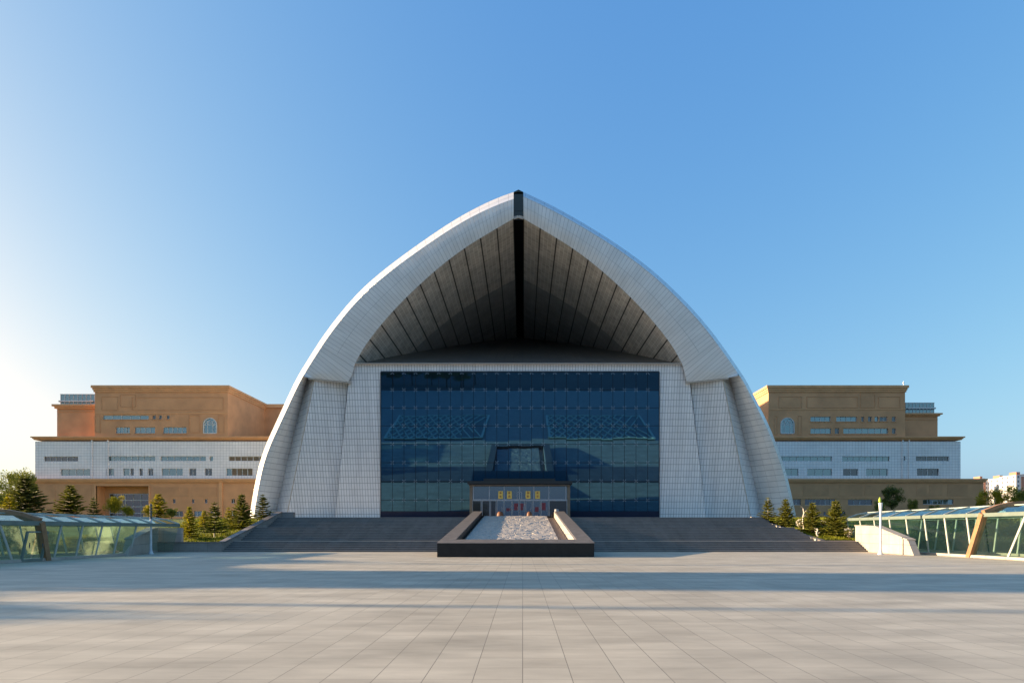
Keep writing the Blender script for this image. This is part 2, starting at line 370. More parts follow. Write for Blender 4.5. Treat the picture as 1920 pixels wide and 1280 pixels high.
slab(mb, AX-PW, AX-PW+1.0, PY0+1.9, PY1, 0, -.04); slab(mb, AX+PW-1.0, AX+PW, PY0+1.9, PY1, 0, -.04)
slab(mb, AX-PW+1.0, AX+PW-1.0, PY1-.35, PY1, 0, -.55)
slab(cp, AX-PW-.03, AX+PW+.03, PY0-.03, PY0+1.95, -.04, 0)
slab(cp, AX-PW-.03, AX-PW+1.03, PY0+1.95, PY1, -.04, 0); slab(cp, AX+PW-1.03, AX+PW+.03, PY0+1.95, PY1, -.04, 0)
child(mb, 'basin_wall', M['granite'], bs); child(cp, 'coping', M['granitetop'], bs)
fl = MB(); slab(fl, AX-PW+1.0, AX+PW-1.0, PY0+1.9, PY1-.35, 0, -.75); child(fl, 'basin_floor', M['basinfloor'], bs)
ln = MB(); slab(ln, AX+PW-1.16, AX+PW-1.0, PY0+1.95, PY1-.4, -.75, -.03); child(ln, 'sunlit_lining', M['paleStone'], bs)  # pale on the right only: sun on that inner wall put into colour
rk = MB(); nx, ny = 130, 230
x0, x1 = AX-PW+1.25, AX+PW-2.0; P = []
for j in range(ny+1):
    row = []
    for i in range(nx+1):
        x = x0 + (x1-x0)*i/nx; y = PY0+2.0 + (PY1-.5-PY0-2.0)*j/ny
        d, pts = noise.voronoi(Vector((x*1.3, y*1.3, 1.3)) + Vector((noise.noise(Vector((x*.6, y*.6, 0)))*.9, noise.noise(Vector((x*.6, y*.6, 9)))*.9, 0)))
        c = noise.cell(pts[0]*7.3)
        tilt = (Vector((x*1.3, y*1.3, 1.3))-pts[0]).y * c * .35
        hh = .022*c + tilt*.13 + .03*noise.noise(Vector((x*1.9, y*1.9, 4))) - (.05 if d[1]-d[0] < .06 else 0)
        if i in (0, nx): hh = -.2
        row.append((x, y, pz(y) - .50 + hh))
    P.append(row)
for j in range(ny):
    for i in range(nx): rk.face([P[j][i], P[j][i+1], P[j+1][i+1], P[j+1][i]])
child(rk, 'carved_stone_bed', M['rock'], bs)

# ------------------------------------------------------------------ the arch hall
hall = thing('arch_hall', 'great white pointed arch hall with blue glass front', 'hall', (AX, 76, DECK))
RA = 76.9                                                    # rim plane: y = RA - .2 z
def resample(pts, n):
    L = [0]
    for a, b in zip(pts[:-1], pts[1:]): L.append(L[-1] + (Vector(b) - Vector(a)).length)
    out = []; k = 0
    for i in range(n + 1):
        s = L[-1] * i / n
        while k < len(pts) - 2 and L[k+1] < s: k += 1
        t = (s - L[k]) / max(1e-9, L[k+1] - L[k]); out.append(Vector(pts[k]).lerp(Vector(pts[k+1]), min(1, max(0, t))))
    return out
def smoothline(p, it=2):
    for _ in range(it):
        q = [p[0]]
        for a, b in zip(p[:-1], p[1:]):
            a = Vector(a); b = Vector(b); q += [a*.75+b*.25, a*.25+b*.75]
        q.append(p[-1]); p = q
    return [Vector(x) for x in p]
SIL = {-1: [(467,985),(469.4,957),(475.6,919),(485,872.5),(497.5,835),(514.7,797.5),(533.4,757),(553.8,713),(572.8,680.5),(614.4,616),(667.8,551),(718.3,506),(786.6,455.8),(846,415.7),(890.5,390.5),(930,372),(963,360)],
        1: [(1497,985),(1491,960),(1484,925),(1472.5,879),(1458,838),(1441,794),(1410,735),(1399.4,713),(1369.7,669.5),(1331,616),(1286.6,565.6),(1227,509),(1167.8,464.7),(1102.5,423),(1034,384.5),(981,360)]}
def mir(pts, c=972.3): return [(2*c - x, y) for x, y in pts]
INN = {-1: [(665,683.5),(679.7,655),(703.5,622),(739,580.5),(780.7,539),(828,497),(875.7,461.7),(920,435),(963,410)]}
INN[1] = mir(INN[-1])
def shift_in(pts, s, d0=9, d1=13):                           # the rim's front arris sits inside the silhouette
    out = []
    for k, (x, y) in enumerate(pts):
        t = k / (len(pts)-1)
        a = Vector(pts[max(0, k-1)]); b = Vector(pts[min(len(pts)-1, k+1)]); tg = (b-a).normalized()
        nrm = Vector((-tg.y, tg.x)) if s < 0 else Vector((tg.y, -tg.x))
        if nrm.y < 0 and abs(nrm.y) > .2: nrm = -nrm
        if (nrm.x > 0) != (s < 0) and abs(nrm.x) > .5: nrm = -nrm
        d = d0 + (d1-d0)*t**3
        out.append((x + nrm.x*d, y + nrm.y*d))
    out[-1] = (pts[-1][0], pts[-1][1] + d1); out[0] = (out[0][0], pts[0][1])
    return out
NP = 72
vault = MB(); vdark = MB()
for s in (-1, 1):
    shellm = MB(); rim = MB(); leg = MB()
    fr = resample(smoothline(shift_in(SIL[s], s, 8 if s < 0 else 5, 13 if s < 0 else 8)), NP)
    si = resample(smoothline(SIL[s]), NP)
    r0 = [on(p[0], p[1], RA) for p in fr]; r1 = [on(p[0], p[1], RA + 1.6) for p in si]
    for ring in (r0, r1): ring[0].z = min(ring[0].z, DECK - .2)
    # keep the ridge joint straight
    xr = r0[-1].x
    rings = [r0, r1]
    for dy, sc_ in ((12, 1.005), (30, .99), (52, .97), (78, .95)):
        rr = [Vector((AX + (p.x-AX)*sc_, p.y + dy, DECK + (p.z-DECK)*sc_)) for p in r1]; rr[-1].x = xr; rings.append(rr)
    rings[1][-1].x = xr
    U = [0]
    for a, b in zip(r0[:-1], r0[1:]): U.append(U[-1] + (b-a).length)
    V = [0]
    for a, b in zip(rings[:-1], rings[1:]): V.append(V[-1] + (b[NP//2]-a[NP//2]).length)
    for k in range(len(rings)-1):
        shellm.strip(rings[k], rings[k+1], [(V[k], u) for u in U], [(V[k+1], u) for u in U])
    last = rings[-1]; shellm.face([*last, Vector((last[-1].x, last[-1].y, DECK-.2)), ] )
    # rim band above the springing corner
    kc = min(range(NP+1), key=lambda k: (fr[k]-Vector((602.5 if s < 0 else 2*972.3-602.5, 640))).length)
    inn = resample(smoothline(INN[s]), NP-kc); ri = [on(p[0], p[1], RA) for p in inn]
    ro = r0[kc:]
    um = [0]
    for k in range(len(ri)-1): um.append(um[-1] + ((ri[k+1]-ri[k]).length + (ro[k+1]-ro[k]).length)/2)
    cols = [[ri[k].lerp(ro[k], j/4.) for k in range(len(ri))] for j in range(5)]
    bulge = [0, .10, .12, .06, 0]
    for j in range(5):
        for p in cols[j]: p.y -= bulge[j] * 2.0
    for j in range(4):
        w = [(ro[k]-ri[k]).length for k in range(len(ri))]
        rim.strip(cols[j], cols[j+1], [(um[k]+.2, w[0]*j/4) for k in range(len(ri))], [(um[k]+.2, w[0]*(j+1)/4) for k in range(len(ri))])
    # lower leg: upper web (down to y=708) and the concave lower part
    m_ = (lambda x: x) if s < 0 else (lambda x: 2*972.3 - x)
    k8 = min(range(kc), key=lambda k: abs(fr[k].y - 706))
    A = r0[k8:kc+1]
    nA = len(A)
    inner_px = resample([(m_(578), 708), (m_(657), 716), (m_(665), 683.5)], nA-1)
    B = [on(p[0], p[1], RA) for p in inner_px]
    base_u = -sum((r0[k+1]-r0[k]).length for k in range(k8, kc))
    ua = [0]
    for k in range(nA-1): ua.append(ua[-1]+(A[k+1]-A[k]).length)
    for j in range(4):
        C0 = [B[k].lerp(A[k], j/4.) for k in range(nA)]; C1 = [B[k].lerp(A[k], (j+1)/4.) for k in range(nA)]
        for k in range(nA):
            C0[k].y -= bulge[j]*2*(k/(nA-1.))**.5; C1[k].y -= bulge[j+1]*2*(k/(nA-1.))**.5
        leg.strip(C0, C1, [(base_u+ua[k]+.2, .3+j*.3) for k in range(nA)], [(base_u+ua[k]+.2, .3+(j+1)*.3) for k in range(nA)])
    A = r0[:k8+1]; nA = len(A)
    gr = [(m_(578 - (578-512)*((t/(nA-1.))**.92)), 708 + (985-708)*t/(nA-1.)) for t in range(nA)][::-1]
    nc = 8; colsL = []
    for j in range(nc+1):
        sj = j/nc; off = 3.0*sj**2.0
        colsL.append([on(*(Vector((fr[k].x, fr[k].y)).lerp(Vector(gr[k]), sj)), RA + off) for k in range(nA)])
    ua = [0]
    for k in range(nA-1): ua.append(ua[-1]+(A[k+1]-A[k]).length)
    for j in range(nc):
        leg.strip(colsL[j], colsL[j+1], [(ua[k]*.6, j*1.0) for k in range(nA)], [(ua[k]*.6, (j+1)*1.0) for k in range(nA)])
    # underside where the web overhangs the groove
    top = [c[-1] for c in colsL]; edge = [on(*(fr[k8].lerp(Vector((m_(578), 708)), j/nc)), RA) for j in range(nc+1)]
    leg.strip(edge, top, smooth=False)
    G1 = [c for c in colsL[-1]]                              # groove line, deep
    # P2: stepped white buttress
    p2a = on(m_(590), 707, RA+.30); p2b = on(m_(659), 716.5, RA+1.5); p2c = on(m_(628), 985, RA+1.5); p2d = on(m_(535), 985, RA+.30)
    b2 = MB()
    def q2(mbx, a, b, c, d, n=14):
        for k in range(n):
            l0 = a.lerp(d, k/n); l1 = a.lerp(d, (k+1)/n); r_0 = b.lerp(c, k/n); r_1 = b.lerp(c, (k+1)/n)
            mbx.face([l0, r_0, r_1, l1])
    q2(b2, p2a, p2b, p2c, p2d)
    b2.strip([p2d.lerp(p2a, k/(nA-1.)) for k in range(nA)], G1, smooth=False)
    b2.face([p2a, p2b, on(m_(660), 714, RA+3.3), G1[-1]])
    child(b2, 'buttress', M['tile'], hall)
    child(shellm, 'shell', M['shell'], hall, True); child(rim, 'arch_rim', M['rim'], hall, True); child(leg, 'arch_leg', M['rim'], hall, True)
    tr = MB()
    tr.bar(on(m_(579), 708.4, RA+.16), on(m_(658), 716.2, RA+.16), .20, .34); tr.bar(on(m_(658.5), 716, RA+.5), on(m_(628.5), 980, RA+.5), .09, .22); tr.bar(on(m_(590), 709, RA+.32), on(m_(535.2), 980, RA+.32), .10, .10)
    child(tr, 'overhang_trim', M['beige'], hall)
    # soffit vault, straight extrusion of the inner arris
    YB = 86.0; YE = 119.0
    ui = [0]
    for k in range(len(ri)-1): ui.append(ui[-1] + math.hypot(ri[k+1].x-ri[k].x, ri[k+1].z-ri[k].z))
    ui = [u - ui[-1] for u in ui]
    ms_ = [Vector((p.x, YB, p.z)) for p in ri]; be = [Vector((p.x, YE, p.z)) for p in ri]
    for a in range(6):
        A0 = [ri[k].lerp(ms_[k], a/6.) for k in range(len(ri))]; A1 = [ri[k].lerp(ms_[k], (a+1)/6.) for k in range(len(ri))]
        vault.strip(A0, A1, [(ui[k], A0[k].y) for k in range(len(ri))], [(ui[k], A1[k].y) for k in range(len(ri))])
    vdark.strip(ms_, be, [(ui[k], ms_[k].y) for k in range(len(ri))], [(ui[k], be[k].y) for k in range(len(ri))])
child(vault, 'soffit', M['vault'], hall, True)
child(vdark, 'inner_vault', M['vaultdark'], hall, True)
# ridge slot with its dark glass
tA = on(963, 410, RA); tB = on(981.6, 410, RA); tC = on(981.2, 360, RA); tD = on(963, 360, RA)
mb = MB(); mb.face([tA+Vector((0,.25,0)), tB+Vector((0,.25,0)), tC+Vector((0,.25,-.1)), tD+Vector((0,.25,-.1))])
pk0 = on(972.2, 355.5, RA); 
mb.face([tD+Vector((0,.0,0)), tC+Vector((0,.0,0)), pk0])
for a, b in ((tD, pk0), (pk0, tC)): mb.face([a, b, b+Vector((0, 50, -1.2)), a+Vector((0, 50, -1.2))])
mb.face([tD, tA, tA+Vector((0,.25,0)), tD+Vector((0,.25,-.1))]); mb.face([tB, tC, tC+Vector((0,.25,-.1)), tB+Vector((0,.25,0))])
child(mb, 'ridge_glass', M['slotglass'], hall)
mb = MB(); up = Vector((0, 0, .9))
mb.face([tA+up, tB+up, Vector((tB.x, 119, tB.z+.9)), Vector((tA.x, 119, tA.z+.9))])
mb.face([tA, tA+up, Vector((tA.x, 119, tA.z+.9)), Vector((tA.x, 119, tA.z))]); mb.face([tB, tB+up, Vector((tB.x, 119, tB.z+.9)), Vector((tB.x, 119, tB.z))])
child(mb, 'ridge_slot', M['slot'], hall)
mb = MB(); mb.bar(tA+Vector((0, .12, .12)), on(972.3, 405.5, RA)+Vector((0, .12, 0)), .14, .3); mb.bar(on(972.3, 405.5, RA)+Vector((0, .12, 0)), tB+Vector((0, .12, .12)), .14, .3)
child(mb, 'ridge_trim', M['beige'], hall)
# facade wall around the glass (three fields on one plane)
FA = 77.28
fw = MB()
def fq(X0, Y0, X1, Y1, X2, Y2, X3, Y3, n=12, mbx=None, a=FA):
    A_, B_, C_, D_ = [on(x, y, a) for x, y in ((X0,Y0),(X1,Y1),(X2,Y2),(X3,Y3))]
    for k in range(n):
        (mbx or fw).face([A_.lerp(D_, k/n), B_.lerp(C_, k/n), B_.lerp(C_, (k+1)/n), A_.lerp(D_, (k+1)/n)])
fq(655,697, 714,697, 716,985, 627.5,985); fq(1236,697, 1291,697, 1326,985, 1236,985)
fq(655,683, 1291,683, 1291,697, 655,697, 1)
child(fw, 'facade_wall', M['tile'], hall)
fr_ = MB()
e0, e1 = on(655, 683, FA), on(1291, 683, FA)
fr_.bar(e0 + Vector((0, -.1, .02)), e1 + Vector((0, -.1, .02)), .5, .10)
child(fr_, 'fascia_trim', M['beige'], hall)
# returns between facade wall and buttresses
for a, b, c, d in ((655, 684, 627.5, 985), (1291, 684, 1326, 985)):
    rt = MB(); rt.face([on(a, b, FA), on(c, d, FA), on(c, d, FA + 1.4), on(a, b, FA + 1.4)])
    child(rt, 'facade_return', M['tile'], hall)
# sloping dark roof inside the arch
l0 = on(655, 683.3, FA - .02); l1 = on(1291, 683.3, FA - .02)
mb = MB(); dz = .405 * (119 - l0.y)
mb.face([l0, l1, Vector((l1.x, 119, l0.z + dz)), Vector((l0.x, 119, l0.z + dz))], [(l0.x, 0), (l1.x, 0), (l1.x, 50), (l0.x, 50)])
child(mb, 'sloping_roof', M['ledge'], hall)
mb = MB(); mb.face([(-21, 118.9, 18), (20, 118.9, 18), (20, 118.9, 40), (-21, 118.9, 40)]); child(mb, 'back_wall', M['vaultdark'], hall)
# glass wall: two facets leaning outward, 24 columns by 8 rows
GB = Vector((0, 76.62, DECK)); tL = math.tan(R(13.6)); tU = math.tan(R(9.3)); ZB = 12.62
def gy(z): return 76.62 - (z-DECK)*tL if z < ZB else 76.62 - (ZB-DECK)*tL - (z-ZB)*tU
def ong(X, Y):
    y = 75.
    for _ in range(12): y = gy(EYE + (VY-Y)/F*y)
    return at(X, Y, y)
rows = [697, 731, 764.5, 798, 832.3, 867, 901.5, 937, 958.2]
cols_ = [714 + (1236-714)*k/24. for k in range(25)]
gw = MB(); bk = MB()
for j in range(8):
    for i in range(24):
        a, b, c, d = ong(cols_[i]+.35, rows[j]+.4), ong(cols_[i+1]-.35, rows[j]+.4), ong(cols_[i+1]-.35, rows[j+1]-.4), ong(cols_[i]+.35, rows[j+1]-.4)
        t1, t2 = random.gauss(0, .0009), random.gauss(0, .0011)
        a.y += t1+t2; b.y += -t1+t2; c.y += -t1-t2; d.y += t1-t2
        gw.face([a, d, c, b])
for j in range(8):
    off = Vector((0, .06, 0))
    bk.face([ong(714, rows[j])+off, ong(714, rows[j+1])+off, ong(1236, rows[j+1])+off, ong(1236, rows[j])+off])
glw = child(gw, 'glass_curtain_wall', M['glass'], hall); child(bk, 'glazing_joints', M['glassjoint'], hall)
mb = MB(); mb.face([ong(714, 958.2)+Vector((0,-.03,0)), ong(714, 990)+Vector((0,-.03,0)), ong(1236, 990)+Vector((0,-.03,0)), ong(1236, 958.2)+Vector((0,-.03,0))])
child(mb, 'glass_plinth', M['navy'], hall)
mb = MB()
for X in (714, 1236):
    for j in range(8):
        a, b = ong(X, rows[j]), ong(X, rows[j+1]); s_ = Vector((0, .9, 0))
        mb.face([a, b, b+s_, a+s_])
    mb.bar(ong(X, 697.3), ong(X, 832), .09, .12); mb.bar(ong(X, 832), ong(X, 985), .09, .12)
mb.bar(ong(714, 697), ong(1236, 697), .10, .16)
child(mb, 'glass_edge_frame', M['glassjoint'], hall)
# spider fittings at the pane corners: the 100 lowest ones as parts, the rest as one part
def spider(c, mbx):
    for sg in (-1, 1): mbx.bar(c + Vector((-.17, -.05, -.17*sg)), c + Vector((.17, -.05, .17*sg)), .012)
    for dx, dz_ in ((.16,.16), (-.16,.16), (.16,-.16), (-.16,-.16)):
        p = c + Vector((dx, -.05, dz_)); mbx.box(p.x-.026, p.x+.026, p.y-.04, p.y+.01, p.z-.026, p.z+.026)
pos = [ong(cols_[i], rows[j]) for j in range(7, 0, -1) for i in range(1, 24) if not (rows[j] > 895 and 875 < cols_[i] < 1077)]
mb = MB(); spider(Vector((0,0,0)), mb); sp0 = child(mb, 'spider_fitting', M['steel'], hall); sp0.location = pos[0]
for p in pos[1:100]:
    c = sp0.copy(); COL.objects.link(c); c.parent = hall; c.matrix_parent_inverse = sp0.matrix_parent_inverse.copy(); c.location = p
mb = MB()
for p in pos[100:] + [ong(cols_[i], 698.5) for i in range(1, 24)]: spider(p, mb)
rest = child(mb, 'spider_fittings_upper', M['steel'], hall); rest['kind'] = 'stuff'

# ------------------------------------------------------------------ entrance portico
VYF = 71.6; s_ = VYF / F
def vx(X): return (X - VX) * s_
def vz(Y): return EYE + (VY - Y) * s_
po = thing('entrance_portico', 'black roofed glass entrance box with yellow boards at the foot of the glass wall', 'entrance', (AX, VYF, DECK))
mb = MB(); mb.box(vx(877), vx(1072.5), VYF-.6, 76, vz(907.5), vz(902)); mb.box(vx(880.5), vx(1069), VYF-.35, 76, vz(909), vz(907.5)); mb.box(vx(905.5), vx(1042), VYF+1.2, 76, vz(902), vz(895))
child(mb, 'canopy', M['soffit'], po)
mb = MB(); mb.box(vx(880), vx(1069), VYF-.30, VYF-.02, vz(911), vz(909)); child(mb, 'canopy_trim', M['bronze'], po)
for a, b in ((880.5, 886), (1063.5, 1069)):
    mb = MB(); mb.box(vx(a), vx(b), VYF-.05, 76, DECK, vz(909)); child(mb, 'side_column', M['bronze'], po)
mb = MB(); mb.face([(vx(886), VYF+.1, vz(936.5)), (vx(1063.5), VYF+.1, vz(936.5)), (vx(1063.5), VYF+.1, vz(911)), (vx(886), VYF+.1, vz(911))])
child(mb, 'upper_glazing', M['portglass'], po)
mb = MB(); mb.face([(vx(886), VYF+4, DECK), (vx(1063.5), VYF+4, DECK), (vx(1063.5), VYF+4, vz(911)), (vx(886), VYF+4, vz(911))]); child(mb, 'inner_wall', M['portdark'], po)
bays = [(886,902,0),(904,918,0),(920,930,0),(932,944,1),(946,959,1),(961,973,1),(975,984,1),(986,998,1),(1000,1013,1),(1015,1028,1),(1030,1063,0)]
for a, b, lit in bays:
    mb = MB(); mb.face([(vx(a), VYF+.1, DECK), (vx(b), VYF+.1, DECK), (vx(b), VYF+.1, vz(937.5)), (vx(a), VYF+.1, vz(937.5))])
    dg = child(mb, 'door' if lit else 'side_window', M['portglass'] if lit else M['portdark'], po)
    mb = MB()
    for X in (a, b): mb.box(vx(X)-.035, vx(X)+.035, VYF, VYF+.12, DECK, vz(937.5))
    mb.box(vx(a), vx(b), VYF+.005, VYF+.115, vz(937.8)-.05, vz(937.5)); mb.box(vx(a), vx(b), VYF+.005, VYF+.115, DECK, DECK+.25)
    if lit: mb.tube((vx(b)-.18, VYF-.05, DECK+.9), (vx(b)-.18, VYF-.05, DECK+1.5), .02, .02, 6)
    o = mb.build('frame', M['alu']); o.parent = dg
mb = MB(); mb.box(vx(886), vx(1063.5), VYF, VYF+.14, vz(937.5), vz(935.5))
for X in (887.5, 917.5, 945.5, 974, 1001, 1029, 1061): mb.box(vx(X)-.05, vx(X)+.05, VYF-.06, VYF+.1, vz(935.5), vz(909.5))
child(mb, 'mullions', M['alu'], po)
def glyph(mbx, x, z, w, y, seed):
    rnd = random.Random(seed)
    for k in range(3): zz = z + w*(.2+.3*k); mbx.box(x+w*.1*rnd.random(), x+w*(.8+.2*rnd.random()), y-.012, y, zz-.02, zz+.02)
    for k in range(2): xx = x + w*(.3+.4*k); mbx.box(xx-.018, xx+.018, y-.014, y, z+w*.1*k, z+w*(.8+.1*k))
for n_, (X0, X1) in enumerate(((934.3, 943), (950.6, 959.5), (985.5, 994.5), (1003.5, 1012.4))):
    mb = MB(); mb.box(vx(X0), vx(X1), VYF-.10, VYF-.07, vz(934.5), vz(920.3))
    sb = child(mb, 'yellow_board', M['yellow'], po)
    w = (X1-X0)*s_; mb = MB()
    for k in range(2): glyph(mb, vx(X0)+w*.26, vz(932.2)+k*.42, w*.48, VYF-.102, n_*2+k)
    o = mb.build('lettering', M['redink']); o.parent = sb
mb = MB()
for a, b, c, d in ((969.2,970,922,935),(977.6,978.4,922,935),(969.2,978.4,921.2,922),): mb.box(vx(a), vx(b), VYF-.09, VYF-.05, vz(d), vz(c))
child(mb, 'empty_board_frame', M['alu'], po)
for a, b, c, d, mm in ((963.8,971.5,943,956,'red'),(975.3,981.5,943,956,'red'),(1015.5,1023,942,956,'red'),(949,957.5,952,957.5,'red'),(1003,1010,950,959,'red')):
    mb = MB(); mb.box(vx(a), vx(b), VYF+.06, VYF+.095, vz(d), vz(c)); child(mb, 'red_poster', M[mm], po)
for cx_, w in ((938, .75), (992.5, .62)):
    mb = MB(); mb.lathe((vx(cx_), VYF-.5, DECK), [(.05,0),(w*.5,.02),(w*.55,.35),(w*.46,.70),(w*.3,.88),(.02,.92)], 12)
    tag(mb.build('planter_pot', M['orange']), ('wide ' if w > .7 else 'small ') + 'orange pot by the ' + ('left' if w > .7 else 'middle') + ' entrance doors', 'pot')
mb = MB(); mb.tube((vx(1043), VYF-.7, DECK), (vx(1043), VYF-.7, DECK+1.15), .27, .27, 14); mb.tube((vx(1043), VYF-.7, DECK+1.15), (vx(1043), VYF-.7, DECK+1.2), .29, .2, 14)
tag(mb.build('litter_bin', M['binmetal']), 'round grey metal bin beside the right end of the stone bed', 'bin')

# ------------------------------------------------------------------ annex buildings
def wall(mb, x0, x1, z0, z1, y, holes, depth=.35):
    xs = sorted({x0, x1, *[v for h in holes for v in h[:2] if x0 < v < x1]}); zs = sorted({z0, z1, *[v for h in holes for v in h[2:4] if z0 < v < z1]})
    for a, b in zip(xs[:-1], xs[1:]):
        for c, d in zip(zs[:-1], zs[1:]):
            mx_, mz_ = (a+b)/2, (c+d)/2
            if any(h[0] < mx_ < h[1] and h[2] < mz_ < h[3] for h in holes): continue
            mb.face([(a,y,c),(b,y,c),(b,y,d),(a,y,d)])
    for h in holes:
        a, b, c, d = h[:4]
        mb.face([(a,y,c),(a,y+depth,c),(a,y+depth,d),(a,y,d)]); mb.face([(b,y,c),(b,y,d),(b,y+depth,d),(b,y+depth,c)])
        mb.face([(a,y,c),(b,y,c),(b,y+depth,c),(a,y+depth,c)]); mb.face([(a,y,d),(a,y+depth,d),(b,y+depth,d),(b,y,d)])
def window(par, x0, x1, z0, z1, y, n, m='winglass', rowsn=1):
    mb = MB(); w = (x1-x0)/n
    for k in range(n):
        for r in range(rowsn):
            t = random.gauss(0, .006); u = random.gauss(0, .004); c0 = z0+(z1-z0)*r/rowsn; c1 = z0+(z1-z0)*(r+1)/rowsn
            mb.face([(x0+k*w, y+.28+t, c0), (x0+(k+1)*w, y+.28-t, c0), (x0+(k+1)*w, y+.28-t+u, c1), (x0+k*w, y+.28+t+u, c1)])
    wo = child(mb, 'window', M[m], par)
    mb = MB(); b = .07
    mb.box(x0, x1, y+.2, y+.26, z0, z0+b); mb.box(x0, x1, y+.2, y+.26, z1-b, z1)
    for k in range(n+1):
        x = x0+k*w; e = .05 if k % 2 == 0 or n < 3 else .03
        mb.box(max(x0, x-e), min(x1, x+e), y+.19, y+.255, z0+b, z1-b)
    for r in range(1, rowsn): zz = z0+(z1-z0)*r/rowsn; mb.box(x0, x1, y+.195, y+.25, zz-.06, zz+.06)
    o = mb.build('frame', M['winframe']); o.parent = wo
WY = 130.0; ws = WY/F
def wx(X, y=WY): return (X-VX)*y/F
def wz(Y, y=WY): return EYE + (VY-Y)*y/F
def cornice(mb, x0, x1, y, ya, Y0, Y1, out=.55, depth=None):
    """stepped moulding; Y0 top px, Y1 bottom px"""
    t, b = wz(Y0), wz(Y1); h = t-b
    for k, (f0, f1, o) in enumerate(((0, .30, out*.35), (.30, .62, out*.62), (.62, 1, out))):
        mb.box(x0-o, x1+o, y-o, ya, b+h*f0+(.002 if k else 0), b+h*f1)
def arched(par, cx, z0, z1, w, y, s):
    fm = MB(); gm = MB(); n = 14; zc = z1 - w/2; r = w/2
    pts = [(cx-r, z0), (cx+r, z0)] + [(cx+r*math.cos(math.pi*k/n), zc+r*math.sin(math.pi*k/n)) for k in range(n+1)]
    gm.face([(p[0], y-.02, p[1]) for p in pts]); wo = child(gm, 'arched_window', M['winglass'], par)
    arc = [(cx-r, z0)] + [(cx-r*math.cos(math.pi*k/n), zc+r*math.sin(math.pi*k/n)) for k in range(n+1)] + [(cx+r, z0)]
    for a, b in zip(arc[:-1], arc[1:]): fm.bar((a[0], y-.1, a[1]), (b[0], y-.1, b[1]), .16, .22, up=(0,1,0))
    fm.box(cx-r, cx+r, y-.12, y-.03, z0-.1, z0+.08)
    for k in (-.42, .42): fm.box(cx+k*r-.05, cx+k*r+.05, y-.1, y-.03, z0, zc+r*.55)
    for k in (-1, 1): fm.bar((cx+k*r, y-.07, zc-.1), (cx, y-.07, z1-.5), .09, .06, up=(0,1,0))
    for k in (-.42, 0, .42): fm.bar((cx+k*r*.4, y-.06, zc), (cx+k*r*1.6, y-.06, zc+r*.8), .06, .05, up=(0,1,0))
    fm.box(cx-r, cx+r, y-.09, y-.035, zc-.1, zc)
    o = fm.build('frame', M['winframe']); o.parent = wo

